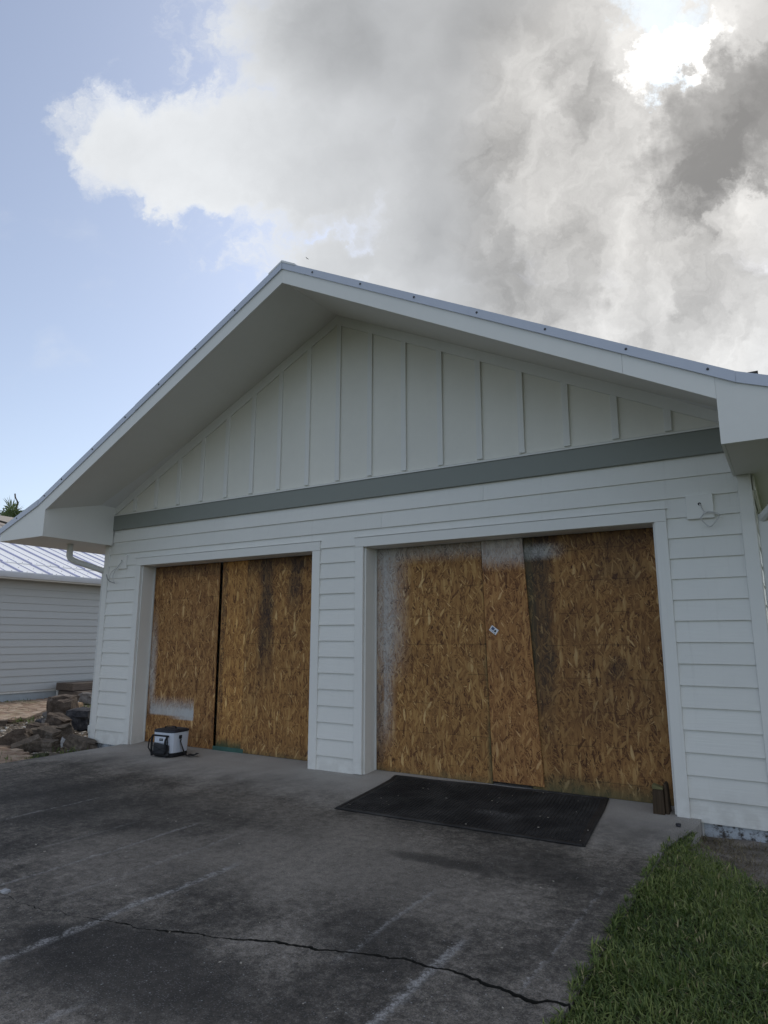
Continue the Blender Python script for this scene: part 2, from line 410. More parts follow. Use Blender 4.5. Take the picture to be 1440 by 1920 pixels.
def mat_osb(name, tone=(1, 1, 1), seed=0.0, dashes=True, washes=(), stains=(), green=None):
    """oriented strand board: overlapping flakes in several directions. washes: white overspray, stains: dark water marks,
    each (x0, x1, z0, z1, softness x0, x1, z0, z1, strength)."""
    m, g = material(name); co = g.coord(); x, y, z = g.sep(co)
    base = g.xyz(x, z, 0.0)
    wn = g.noise(base, 14.0, 3.0, 0.5, color=True)
    ws = g.new('ShaderNodeVectorMath'); ws.operation = 'MULTIPLY_ADD'
    g.link(wn, ws.inputs[0]); ws.inputs[1].default_value = (0.02, 0.02, 0); g.link(base, ws.inputs[2])
    wx, wz, _ = g.sep(ws.outputs[0])
    hmax = None; colv = None; grain = None
    layers = [(84, .15, .030), (101, .13, .022), (55, .15, .034), (128, .11, .018), (91, .20, .045), (38, .10, .016), (150, .09, .014), (76, .07, .009), (108, .05, .007), (8, .08, .013)]
    bias = [0, 0, -.01, -.03, .03, -.12, -.13, -.05, -.05, -.16]
    for i, ((ang, L, W), bi) in enumerate(zip(layers, bias)):
        L, W = L * .84, W * .82
        c, s = math.cos(R(ang)), math.sin(R(ang))
        a = (wx * c + wz * s) * (1.0 / L) + (seed * 3.7 + i * 11.3)
        b = (wz * c - wx * s) * (1.0 / W) + (seed * 5.1 + i * 7.9)
        vo = g.voro(g.xyz(a, b, 0.0), 1.0, 'F1', '2D')
        rgb = g.new('ShaderNodeSeparateColor'); g.link(vo.outputs['Color'], rgb.inputs[0])
        h = Ex(g.nt, rgb.outputs[0]) + bi
        ed = Ex(g.nt, vo.outputs['Distance'])
        h = h - ed.step(0.25, 0.8) * 0.35
        cv = Ex(g.nt, rgb.outputs[1])
        gr = g.noise(g.xyz(a * 1.2, b * 9.0, i * 2.0), 1.0, 3.0, 0.6)
        if hmax is None: hmax, colv, grain = h, cv, gr
        else:
            t = h.gt(hmax)
            colv = colv + (cv - colv) * t; grain = grain + (gr - grain) * t; hmax = hmax.max(h)
    big = g.noise(base, 2.1, 5.0, 0.6); mid = g.noise(g.xyz(x * 1.0, z * 0.45, seed), 6.0, 5.0, 0.65)
    v = (0.5 + (colv - 0.5) * 0.54 + (grain - 0.5) * 0.60 + (hmax - 0.85) * 0.9 + (mid - 0.5) * 0.35 + (colv.step(0.94, 0.99) - colv.step(0.12, 0.02)) * 0.20).sat()
    c = g.ramp(v, [(0.0, (0.10, 0.046, 0.023)), (0.22, (0.225, 0.112, 0.047)), (0.5, (0.365, 0.200, 0.076)), (0.78, (0.48, 0.293, 0.116)), (1.0, (0.66, 0.46, 0.225))])
    c = g.mix(1.0, c, tone, 'MULTIPLY')
    c = g.mix(big.step(0.42, 0.78) * 0.34, c, (0.13, 0.064, 0.030))
    c = g.mix(mid.step(0.52, 0.75) * 0.25, c, (0.10, 0.050, 0.030))
    fine = g.noise(base, 60.0, 3.0, 0.7)
    c = g.mix(fine.step(0.60, 0.72) * 0.35, c, (0.05, 0.025, 0.014))
    if dashes:    # printed nailing guide lines, broken and faint
        zz = z + (g.noise(g.xyz(x, seed, 0.0), 1.5, 2.0, 0.5) - 0.5) * 0.05
        q = zz * (1.0 / 0.305); fr = q - q._m('FLOOR')
        ln = (fr - 0.5).abs().step(0.022, 0.010)
        brk = g.noise(g.xyz(x * 6.0, q._m('FLOOR') * 3.1, seed), 1.0, 1.0, 0.5).step(0.47, 0.56)
        c = g.mix(ln * brk * 0.38, c, (0.028, 0.014, 0.010))
    def box(b, k=0.35):
        x0, x1, z0, z1, sx0, sx1, sz0, sz1, st = b
        jx = x + (big - 0.5) * 0.10 * k * 3 + (fine - 0.5) * 0.03 * k; jz = z + (mid - 0.5) * 0.12 * k
        return jx.step(x0 - sx0, x0 + sx0) * jx.step(x1 + sx1, x1 - sx1) * jz.step(z0 - sz0, z0 + sz0) * jz.step(z1 + sz1, z1 - sz1) * st
    for b in stains:
        mk = box(b[:9], 0.8) * (0.20 + mid * 0.75 + (1.0 - colv) * 0.45).sat()
        c = g.mix(mk.sat(), c, b[9] if len(b) > 9 else (0.038, 0.028, 0.026))
    for b in washes:
        k = box(b[:9], b[9] if len(b) > 9 else 0.25)
        spk = ((fine - 0.5) * 0.9 + (g.noise(g.xyz(x * 1.0, z * 0.35, 3.0), 90.0, 2.0, 0.5) - 0.5) * 1.0)
        k = (k + (spk + (colv - 0.5) * 0.5) * k * (1.0 - k) * 2.6).sat()
        c = g.mix(k, c, (0.52, 0.53, 0.53))
    if green is not None:
        jx = x + (mid - 0.5) * 0.10; jz = z + (fine - 0.5) * 0.08 + (mid - 0.5) * 0.16
        for (kind, p, w, st) in green:
            mk = (jz.step(p + w, p - w) if kind == 'z<' else (jx.step(p + w, p - w) if kind == 'x<' else jx.step(p - w, p + w))) * st
            c = g.mix((mk * (0.45 + big * 1.0)).sat(), c, (0.085, 0.10, 0.052))
    g.out(c, 0.72, g.bump(hmax + grain * 0.15, 0.5, 0.006), spec=0.25)
    return m

# concrete of the driveway: dark mildew, tyre-worn lighter lanes, old scraped streaks
def mat_concrete():
    m, g = material('driveway_concrete'); co = g.coord(); x, y, z = g.sep(co)
    P = g.xyz(x, y, 0.0)
    big = g.noise(P, 0.55, 5.0, 0.6); mid = g.noise(g.xyz(x * 1.0, y * 0.6, 1.0), 2.2, 6.0, 0.62)
    fine = g.noise(P, 15.0, 8.0, 0.78); grit = g.noise(P, 150.0, 3.0, 0.8); gr3 = g.noise(P, 55.0, 4.0, 0.75)
    v = big * 0.75 + mid * 1.05 + (fine - 0.5) * 1.45 + (gr3 - 0.5) * 0.9 - 0.42
    c = g.ramp(v.sat(), [(0.18, (0.040, 0.0355, 0.0305)), (0.40, (0.088, 0.078, 0.066)), (0.58, (0.172, 0.152, 0.128)), (0.85, (0.32, 0.285, 0.243))])
    # lighter, cleaner strip sheltered by the eaves in front of the doors
    ap = (y + (mid - 0.5) * 1.1 + (big - 0.5) * 0.7 - x * 0.015).step(-1.45, -0.15)
    c = g.mix(ap * 0.92, c, g.mix(mid, (0.31, 0.295, 0.275), (0.52, 0.495, 0.46)))
    # pale worn areas
    def el(cx, cy, rx, ry, st, col=(0.20, 0.195, 0.19), k=0.9):
        a = (x + (mid - 0.5) * k - cx) * (1.0 / rx); b = (y + (big - 0.5) * k - cy) * (1.0 / ry)
        return (1.0 - (a * a + b * b)).step(0.0, 0.9) * st * (0.55 + fine * 0.9).sat()
    for a in ((3.0, -2.3, 1.1, 1.0, 0.75), (1.9, -3.0, 0.9, 0.7, 0.5), (4.0, -4.3, 0.5, 0.3, 0.4), (0.9, -4.6, 0.7, 0.35, 0.4), (4.1, -2.45, 0.5, 0.55, 0.38), (1.9, -1.6, 1.6, 0.4, 0.35), (2.6, -4.6, 0.8, 0.3, 0.3)):
        c = g.mix(el(*a) * (0.35 + gr3 * 0.9 + (fine - 0.5) * 1.2).sat(), c, (0.315, 0.279, 0.236))
    for a in ((3.2, -4.0, 1.0, 0.4, 0.75), (3.9, -3.1, 0.35, 0.35, 0.5), (0.6, -2.2, 2.2, 0.8, 0.5), (4.3, -1.7, 0.55, 0.35, 0.55), (2.55, -3.95, 0.22, 0.12, 0.85), (3.75, -2.0, 0.55, 0.12, 0.7)):
        c = g.mix(el(*a, k=0.5), c, (0.034, 0.031, 0.0275))
    # long scraped streaks running out from the doors
    for (cx, w, y0, y1, st) in ((4.352, 0.038, -4.6, -2.98, 0.75), (2.645, 0.036, -4.5, -2.75, 0.75), (3.945, 0.022, -3.42, -2.5, 0.5), (1.722, 0.018, -3.8, -2.2, 0.5), (0.29, 0.018, -3.0, -2.05, 0.5), (4.76, 0.012, -3.3, -1.9, 0.45), (2.2, 0.02, -3.6, -2.3, 0.3), (3.3, 0.03, -5.2, -4.3, 0.45), (1.25, 0.02, -3.2, -2.4, 0.25)):
        xd = (x + (mid - 0.5) * 0.13 + (big - 0.5) * 0.10 + (fine - 0.5) * 0.13 - cx).abs()
        k = xd.step(w * 1.15, w * 0.15) * y.step(y0 - 0.15, y0 + 0.15) * (y + (fine - 0.5) * 0.25).step(y1 + 0.1, y1 - 0.1)
        k = k * ((fine * 0.9 + grit * 0.5 + mid * 0.35).step(0.74, 0.94)) * (gr3 * 0.6 + grit * 0.5).step(0.46, 0.60) * st * 1.3
        c = g.mix(k.sat(), c, (0.46, 0.45, 0.435))
    # exposed aggregate: pale grains
    vo = g.voro(P, 85.0, 'F1', '2D'); dist = Ex(g.nt, vo.outputs['Distance'])
    sp = g.new('ShaderNodeSeparateColor'); g.link(vo.outputs['Color'], sp.inputs[0])
    gr = dist.step(0.34, 0.14) * Ex(g.nt, sp.outputs[0]).gt(0.72) * (1.0 - ap * 0.85)
    c = g.mix(gr * (mid * 0.6).sat(), c, (0.34, 0.335, 0.33))
    vo2 = g.voro(P, 22.0, 'F1', '2D'); sp2 = g.new('ShaderNodeSeparateColor'); g.link(vo2.outputs['Color'], sp2.inputs[0])
    gr2 = Ex(g.nt, vo2.outputs['Distance']).step(0.12, 0.04) * Ex(g.nt, sp2.outputs[0]).gt(0.90) * (1.0 - ap * 0.6)
    c = g.mix(gr2 * 0.6, c, (0.45, 0.45, 0.44))
    c = g.mix(grit.step(0.50, 0.60) * 0.60, c, (0.028, 0.027, 0.026))
    c = g.mix((gr3 * 0.6 + grit * 0.4).step(0.44, 0.34) * 0.5 * (1.0 - ap * 0.7), c, (0.30, 0.29, 0.275))
    g.out(c, 0.85, g.bump(fine * 0.6 + grit * 0.5, 0.5, 0.008), spec=0.25)
    return m
M_conc = mat_concrete()

def mat_soil(name, c0, c1, sc_=6.0, green=0.0):
    m, g = material(name); co = g.coord()
    n = g.noise(co, sc_, 7.0, 0.65); f = g.noise(co, sc_ * 14, 4.0, 0.7)
    c = g.mix((n * 0.8 + f * 0.5 - 0.15).step(0.25, 0.8), c0, c1)
    if green: c = g.mix(g.noise(co, 3.0, 5.0, 0.6).step(0.40, 0.62) * green, c, (0.035, 0.055, 0.018))
    g.out(c, 0.95, g.bump(n + f * 0.5, 0.9, 0.02), spec=0.1)
    return m
M_soil = mat_soil('sandy_soil', (0.075, 0.062, 0.050), (0.36, 0.325, 0.29))
M_thatch = mat_soil('grass_thatch', (0.020, 0.020, 0.010), (0.085, 0.075, 0.045), 9.0, 0.7)
M_ground = mat_soil('lawn_ground', (0.03, 0.045, 0.016), (0.06, 0.075, 0.028), 3.0, 0.5)
M_bed = mat_soil('stony_soil', (0.05, 0.040, 0.030), (0.23, 0.19, 0.15), 8.0)

def mat_rock(name, c0, c1, scale=9.0, band=0.0):
    m, g = material(name); co = g.coord(); x, y, z = g.sep(co)
    n = g.noise(co, scale, 7.0, 0.66); f = g.noise(co, scale * 8, 4.0, 0.7)
    v = (n * 0.75 + f * 0.35 - 0.05)
    c = g.mix(v.step(0.28, 0.75), c0, c1)
    c = g.mix(g.noise(co, scale * 0.5, 4.0, 0.6).step(0.58, 0.72) * 0.4, c, (0.34, 0.32, 0.29))
    g.out(c, 0.9, g.bump(n + f * 0.4, 0.9, 0.02), spec=0.2)
    return m
M_rockb = mat_rock('brown_stone', (0.045, 0.034, 0.028), (0.17, 0.135, 0.11))
M_rockl = mat_rock('weathered_brown_stone', (0.055, 0.045, 0.037), (0.21, 0.172, 0.138), 12.0)
M_rockd = mat_rock('dark_stone', (0.022, 0.022, 0.025), (0.10, 0.10, 0.11))
M_rockg = mat_rock('grey_stone', (0.11, 0.10, 0.095), (0.31, 0.29, 0.27))
M_rockw = mat_rock('pale_broken_face', (0.34, 0.34, 0.35), (0.60, 0.60, 0.61))
M_rockt = mat_rock('tan_brick_stone', (0.30, 0.20, 0.12), (0.48, 0.35, 0.22))
M_moss = mat_rock('mossy_stone', (0.03, 0.035, 0.022), (0.10, 0.11, 0.06))

def mat_paver():
    m, g = material('clay_paver'); co = g.coord(); r = g.objrand(); a = g.attr('rnd')
    n = g.noise(co, 18.0, 6.0, 0.65); b = g.noise(co, 1.1, 4.0, 0.6)
    c = g.ramp((r * 0.0 + a * 0.6 + n * 0.4).sat(), [(0.1, (0.20, 0.135, 0.10)), (0.45, (0.31, 0.225, 0.165)), (0.8, (0.40, 0.32, 0.25))])
    c = g.mix(b.step(0.56, 0.74) * 0.4, c, (0.20, 0.21, 0.09))
    g.out(c, 0.9, g.bump(n, 0.5, 0.006), spec=0.2)
    return m
M_paver = mat_paver()

def mat_blade(name, lo, mid, hi, dry, sub=0.25):
    m, g = material(name); a = g.attr('rnd')
    c = g.ramp(a, [(0.0, lo), (0.45, mid), (0.86, hi), (0.955, hi), (0.985, dry)])
    g.out(c, 0.5, spec=0.35, sub=sub)
    return m
M_grass = mat_blade('grass_blade', (0.034, 0.060, 0.014), (0.098, 0.148, 0.034), (0.235, 0.275, 0.085), (0.40, 0.34, 0.18))
M_weed = mat_blade('weed_leaf', (0.05, 0.09, 0.02), (0.09, 0.14, 0.03), (0.16, 0.20, 0.05), (0.25, 0.22, 0.1))
M_dry = mat_blade('dry_grass_blade', (0.10, 0.08, 0.045), (0.16, 0.13, 0.075), (0.24, 0.20, 0.12), (0.07, 0.09, 0.03), 0.15)
M_palm = mat_blade('palm_frond', (0.035, 0.055, 0.02), (0.08, 0.12, 0.035), (0.17, 0.22, 0.06), (0.28, 0.24, 0.1))
M_deadstalk = mat_plain('dead_stalk', (0.045, 0.028, 0.022), 0.9, 20.0, 0.5)
M_palmtrunk = mat_plain('palm_trunk', (0.16, 0.13, 0.10), 0.9, 14.0, 0.6, 0.8, bdist=0.03)

def mat_rubber():
    m, g = material('black_rubber'); co = g.coord(); x, y, z = g.sep(co)
    n = g.noise(co, 3.0, 6.0, 0.65); f = g.noise(co, 60.0, 3.0, 0.7)
    a = (x - 3.62) * (1.0 / 0.30); b = (y + 0.72) * (1.0 / 0.10)
    dust = (1.0 - (a * a + b * b) + (n - 0.5) * 2.0).step(0.0, 1.4) * f.step(0.42, 0.6) * 0.6
    c = g.mix(n.step(0.35, 0.75) * 0.9, (0.018, 0.017, 0.017), (0.058, 0.055, 0.052))
    c = g.mix((f.step(0.60, 0.72) * n.step(0.45, 0.7) * 0.3 + dust).sat(), c, (0.16, 0.155, 0.15))
    g.out(c, 0.72, g.bump(f, 0.3, 0.003), spec=0.3)
    return m
M_rubber = mat_rubber()

# ================================================================== SETTING
gm = MB(); N = 24; rad = 2500
gm.add([(0, 0, -0.16)] + [(rad * math.cos(2 * math.pi * i / N), rad * math.sin(2 * math.pi * i / N), -0.16) for i in range(N)],
       [(0, 1 + i, 1 + (i + 1) % N) for i in range(N)])
tag(gm.build('ground', M_ground, fix=False), kind='structure')

# driveway: two slabs with a real crack between them
crack = [(-2.15, -4.25), (-1.2, -4.12), (-0.3, -4.05), (0.6, -3.93), (1.30, -3.86), (1.836, -3.806), (2.255, -3.822), (2.696, -3.732), (3.108, -3.639), (3.427, -3.525), (3.704, -3.42),
         (3.952, -3.355), (4.199, -3.264), (4.357, -3.277), (4.497, -3.273), (4.694, -3.28), (4.82, -3.313), (4.95, -3.267)]
cx_, cy_ = zip(*crack)
xs = np.linspace(-2.15, 4.95, 560)
ycr = np.interp(xs, cx_, cy_)
jag = np.array([0.030 * nz(x * 4.0, 2.2) + 0.022 * nz(x * 13.0, 7.7) + 0.012 * nz(x * 40.0, 1.1) for x in xs])
wid = np.interp(xs, [-2.15, 1.8, 2.4, 2.8, 3.4, 4.0, 4.3, 4.95], [0.003, 0.0035, 0.0045, 0.013, 0.016, 0.023, 0.029, 0.036])
wid = wid * np.array([0.45 + 1.1 * (0.5 + nz(x * 6.0, 4.4)) * 0.7 + 1.6 * max(0, nz(x * 19.0, 6.1) - .25) for x in xs])
yf = ycr + jag + wid / 2; yn = ycr + jag - wid / 2 + np.array([0.006 * nz(x * 30.0, 9.3) for x in xs])
def slab_z(y): return 0.0 if y < -0.1 else (y + 0.1) * 0.075
drive = empty('driveway'); tag(drive, kind='structure')
M_crack = mat_plain('dirty_crack_face', (0.022, 0.021, 0.017), 0.95, 30.0, 0.8, 0.6)
def slab(edge, other, side):
    m = MB(); rows = [edge] + [np.full_like(xs, t) for t in other]
    v, f = [], []
    for r_ in rows:
        for x, y in zip(xs, r_): v.append((x, y, slab_z(y)))
    n = len(xs)
    for j in range(len(rows) - 1):
        for i in range(n - 1):
            a = j * n + i; f.append((a, a + 1, a + n + 1, a + n))
    k = len(v)
    for x, y in zip(xs, edge): v.append((x, y, -0.15))
    for i in range(n - 1): f.append((i, i + 1, k + i + 1, k + i))
    for ci in (0, n - 1):
        for j in range(len(rows) - 1):
            p, q = v[j * n + ci], v[(j + 1) * n + ci]; b = len(v)
            v += [(p[0], p[1], -0.15), (q[0], q[1], -0.15)]
            if ci == n - 1 and side > 0 and p[1] > -1.0: continue
            f.append((j * n + ci, (j + 1) * n + ci, b + 1, b))
    m.add(v, f); nc = len(xs) - 1; k0 = (len(rows) - 1) * nc
    m.mi[k0:k0 + nc] = [1] * nc
    if side > 0:   # the lip of the apron that reaches past the casing
        lip = [(4.95, -0.9), (5.0, -0.62), (5.05, -0.36), (5.08, -0.20), (5.085, -0.1), (5.085, 0.02), (4.95, 0.02), (4.95, -0.1)]
        top = [(x, y, slab_z(y)) for x, y in lip]; bot = [(x, y, -0.15) for x, y in lip]
        m.add(top + bot, [tuple(range(8))] + [(i, i + 1, 9 + i, 8 + i) for i in range(6)])
    return m.build('concrete_slab', [M_conc, M_crack], drive)
slab(yf, [-2.5, -0.9, -0.1, 0.36], 1)
slab(yn, [-6.0, -9.0, -14.0], -1)

# soil beside the slab on the right and the stony bed on the left
def soil_z(x, y):
    z = -0.115 + 0.025 * nz(x * 2.1, y * 2.1) + 0.012 * nz(x * 9, y * 9)
    z += 0.035 * max(0, 1 - abs(y + 0.42) / 0.35) * (0.5 + nz(x * 3, y * 3, 2))
    return z
tag(grid_mesh('bare_soil', 4.952, 12.0, -1.3, 0.04, 150, 40, lambda x, y: soil_z(x, y) + (0.045 * max(0, min(1, (5.35 - x) / .35)) * max(0, min(1, (-y - .35) / .5))), M_soil), kind='structure')
def lawn_z(x, y): return -0.010 + 0.022 * nz(x * 1.7, y * 1.7) - .085 * min(1, max(0, (y + 1.7) / 1.0)) * min(1, max(.25, (x - 4.9) / .5))
tag(grid_mesh('lawn', 4.952, 12.0, -9.0, -1.3, 90, 90, lawn_z, M_thatch), kind='structure')

BED = [(-2.2, -1.03), (-2.75, -0.90), (-3.6, -0.64), (-4.4, -0.40), (-5.6, -0.05), (-7.2, 0.2), (-6.55, 0.8), (-6.75, 1.25), (-6.85, 1.55), (-7.4, 2.05), (-8.6, 3.4), (-9.5, 4.6), (-3.0, 4.6), (-2.2, 0.3)]
def inside(poly, x, y):
    c = False; n = len(poly)
    for i in range(n):
        x0, y0 = poly[i]; x1, y1 = poly[(i + 1) % n]
        if (y0 > y) != (y1 > y) and x < (x1 - x0) * (y - y0) / (y1 - y0) + x0: c = not c
    return c
def bed_z(x, y): return -0.13 + 0.02 * nz(x * 2.5, y * 2.5) + 0.012 * nz(x * 8, y * 8) - 0.012
tag(grid_mesh('stony_bed', -10.45, -2.152, -3.2, 7.5, 120, 150, bed_z, M_bed), kind='structure')

# paved path: every brick its own piece near the pile, the rest joined
path = empty('paver_path', (0, 0, 0)); tag(path, kind='structure')
def paver_verts(cx, cy, rz, l=0.196, w=0.096, t=0.055):
    c, s = math.cos(rz), math.sin(rz); a, b = l / 2, w / 2; e = 0.006
    zt = -0.065 + 0.006 * nz(cx * 3, cy * 3) + random.uniform(-0.005, 0.005); tx, ty = random.uniform(-.012, .012), random.uniform(-.02, .02)
    out = []
    for (ex, z) in ((0, zt - t), (0, zt - e), (e, zt)):
        for (px, py) in ((-a + ex, -b + ex), (a - ex, -b + ex), (a - ex, b - ex), (-a + ex, b - ex)):
            out.append((cx + px * c - py * s, cy + px * s + py * c, z + px * tx + py * ty))
    return out
PF = [(8, 9, 10, 11)] + [(k * 4 + i, k * 4 + (i + 1) % 4, k * 4 + 4 + (i + 1) % 4, k * 4 + 4 + i) for k in (0, 1) for i in range(4)]
cells = []
j = 0; y = -3.15
camxy = Vector((5.85, -6.15))
while y < 7.2:
    x = -10.35 + (0.1 if j % 2 else 0.0)
    while x < -2.27:
        if not inside(BED, x, y) and not inside(BED, x - 0.09, y) and not inside(BED, x + 0.09, y): cells.append((x, y))
        x += 0.2
    y += 0.1; j += 1
def invis(x, y):
    dd = Vector((x - 5.85, y + 6.15, -1.5)); w = dd.dot(CF); px = 720 + 1227.8 * dd.dot(CR) / w
    return not (-10 < px < 175) or y < -2.2
vis = sorted([c for c in cells if not invis(*c)], key=lambda c: (Vector(c) - camxy).length)
rest = vis[285:] + [c for c in cells if invis(*c)]
def set_rnd(me, vals):
    at = me.attributes.new('rnd', 'FLOAT', 'POINT'); at.data.foreach_set('value', np.asarray(vals, dtype=np.float32))
for (x, y) in vis[:285]:
    m = MB(); m.add(paver_verts(x, y, random.uniform(-.05, .05)), PF); o = m.build('paver', M_paver, path); set_rnd(o.data, [random.random()] * 12)
m = MB(); vals = []
for (x, y) in rest:
    m.add(paver_verts(x, y, random.uniform(-.05, .05)), PF); vals += [random.random()] * 12
o = m.build('paver', M_paver, path); set_rnd(o.data, vals); o['kind'] = 'stuff'

# ================================================================== GARAGE
XL, XR, XC = -2.821, 5.689, 1.434
S = 0.178; Z0 = 2.298
OP = [(-1.989, 1.091), (1.812, 4.907)]; HEAD = 2.452
SL, SLK = 0.524, 0.372; PK = 5.525; HALF = 4.255; EV = 0.87
def ztop(x):
    a = abs(x - XC)
    return PK - SL * a if a <= HALF else PK - SL * HALF - SLK * (a - HALF)
ZE = 2.79; YF = -1.10; YB = 7.0
def zwall(x): return 5.395 - 0.487 * abs(x - 1.40)      # where the soffit meets the wall
garage = empty('garage', (XC, 0, 0))
tag(garage, 'white two-door garage with board-and-batten gable and both door openings boarded up', 'garage')
def P_(name, m, mat, bevel=0.0, parent=None, smooth=False):
    o = m.build(name, mat, None, bevel=bevel, smooth=smooth)
    par = garage if parent is None else parent
    o.parent = par; o.matrix_parent_inverse = Matrix.Translation((-XC, 0, 0))
    return o
# shell behind the cladding
m = MB()
m.box(XL + .03, OP[0][0], .026, .26, -0.13, HEAD); m.box(OP[0][1], OP[1][0], .026, .26, 0.0, HEAD); m.box(OP[1][1], XR - .03, .026, .26, -0.13, HEAD)
m.box(XL + .03, XR - .03, .026, .26, HEAD + .002, 3.24)
gp = [(XL + .03, 3.242), (XR - .03, 3.242), (XR - .03, zwall(XR) - .04), (1.40, zwall(1.4) - .01), (XL + .03, zwall(XL) - .04)]
m.prism(gp, 'y', .05, .26)
m.box(XL + .03, XL + .2, .262, YB, -0.13, 3.1); m.box(XR - .2, XR - .03, .262, YB, -0.13, 3.1); m.box(XL + .03, XR - .03, YB + .002, YB + .15, -0.13, 4.9)
P_('wall', m, M_trim)
for b_ in ((XL + .045, -2.16, .018, .024, -0.2, 0.01), (5.10, XR - .04, .0205, .0255, -0.26, 0.0), (XR - .029, XR - .02, .03, YB, -0.26, 0.0)):
    m = MB(); m.box(*b_); P_('foundation', m, M_found)
# lap boards
LIP = 0.019
def board(x0, x1, k, zt=None):
    z0 = Z0 - S * k; z1 = z0 + S + 0.012 if zt is None else zt
    m = MB(); wv = random.uniform(-.0012, .0012)
    f = (z1 - z0) / (S + .012)
    prof = [(-.003 + wv, z0), (LIP * 0.90 * f - .002 + wv, z1), (LIP * 0.90 * f + .006, z1), (.016, z0)]
    m.prism([(a, b) for a, b in prof], 'x', x0, x1)
    return P_('siding_board', m, M_siding)
CW = 0.105
cLi, cRi = XL + CW + .0008, XR - CW - .0008
casX = [(OP[0][0] - .105, OP[0][1] + .112), (OP[1][0] - .108, OP[1][1] + .100)]
for k in range(0, 14):
    board(cLi, casX[0][0] - .0008, k); board(casX[0][1] + .0008, casX[1][0] - .0008, k); board(casX[1][1] + .0008, cRi, k)
CT = 2.562
# the course that the casings cut, then the full-width courses with their butt joints
board(cLi, casX[0][0] - .0008, -1); board(casX[0][1] + .0008, casX[1][0] - .0008, -1); board(casX[1][1] + .0008, cRi, -1)
m = MB()
for a, b in casX:
    z0 = CT + .012
    m = MB(); m.prism([(0.006, z0), (LIP * 0.9, 2.476 + S + .012), (LIP * 0.9 + .009, 2.476 + S + .012), (.014, z0)], 'x', a, b)
    P_('siding_board', m, M_siding)
for k, js in ((-2, (2.05,)), (-3, (-0.4, 3.28))):
    e = [cLi] + list(js) + [cRi]
    for a, b in zip(e[:-1], e[1:]): board(a + .0008, b - .0008, k, None if k > -3 else 3.018)
# corner boards
for a, b, zb in ((XL, XL + CW, 0.0), (XR - CW, XR, -.03)):
    m = MB(); m.box(a, b, -.010, .024, zb, 3.012); P_('corner_board', m, M_trimz, .003)
# casings, drip caps, jambs
for (a, b), (oa, ob) in zip(casX, OP):
    m = MB(); m.box(a, oa, -.012, .024, .012, HEAD); P_('door_casing', m, M_trimz, .003)
    m = MB(); m.box(ob, b, -.012, .024, .004, HEAD); P_('door_casing', m, M_trimz, .003)
    m = MB(); m.box(a, b, -.0125, .024, HEAD + .0015, CT); P_('head_casing', m, M_trim, .003)
    m = MB(); m.box(a - .012, b + .012, -.020, .016, CT + .002, CT + .010); P_('drip_cap', m, M_trim)
    m = MB(); m.box(oa + .0005, oa + .02, .0255, .262, 0.012, HEAD - .003); P_('jamb', m, M_trimz)
    m = MB(); m.box(ob - .02, ob - .0005, .0255, .262, 0.012, HEAD - .003); P_('jamb', m, M_trimz)
    m = MB(); m.box(oa, ob, .0255, .262, HEAD - .002, HEAD + .0005); P_('head_jamb', m, M_trim)
    m = MB(); m.box(oa + .021, oa + .034, .222, .240, 0.03, HEAD - .004); P_('stop_strip', m, M_pipe)
# frieze, flashing, gable sheet, battens, raked trim
m = MB(); m.box(-2.72, 5.60, -.022, .024, 3.012, 3.232); P_('frieze_board', m, M_frieze, .003)
m = MB(); m.prism([(-.034, 3.228), (-.034, 3.246), (.03, 3.252), (.03, 3.247), (-.031, 3.242), (-.031, 3.228)], 'x', -2.72, 5.60); P_('flashing', m, M_trim)
xb = [1.461 + .457 * i for i in range(-9, 10)]
gx = [-2.72] + [x for x in xb if -2.7 < x < 5.55] + [5.62]
for a, b in zip(gx[:-1], gx[1:]):
    b2 = b - .032; a2 = a - .032 if a != gx[0] else a
    if b == gx[-1]: b2 = b
    pts = [(a2 + .0006, 3.262), (b2 - .0006, 3.262), (b2 - .0006, max(3.264, zwall(b2) + .0))]
    if a2 < 1.4 < b2: pts.append((1.4, zwall(1.4)))
    pts.append((a2 + .0006, max(3.264, zwall(a2))))
    m = MB(); m.prism(pts, 'y', .012, .026); P_('gable_panel', m, M_gable)
TD = 0.125
for x in xb:
    if not (-2.5 < x < 5.4): continue
    a, b = x - .064, x
    za, zb_ = zwall(a) - TD + .004, zwall(b) - TD + .004
    if min(za, zb_) < 3.30: continue
    m = MB(); m.prism([(a, 3.272), (b, 3.272), (b, zb_), (a, za)], 'y', -.010, .0115); P_('batten', m, M_trimz, .002)
xe = 5.60
zl, zr = zwall(-2.72), zwall(xe)
m = MB(); m.prism([(-2.72, zl + .02), (1.40, zwall(1.4) + .02), (1.40, zwall(1.4) - TD), (-2.655, 3.256), (-2.72, 3.256)], 'y', -.012, .0118); P_('gable_trim', m, M_trim, .002)
m = MB(); m.prism([(1.4005, zwall(1.4) + .02), (xe, zr + .02), (xe, 3.256), (5.535, 3.256), (1.4005, zwall(1.4) - TD)], 'y', -.012, .0118); P_('gable_trim', m, M_trim, .002)
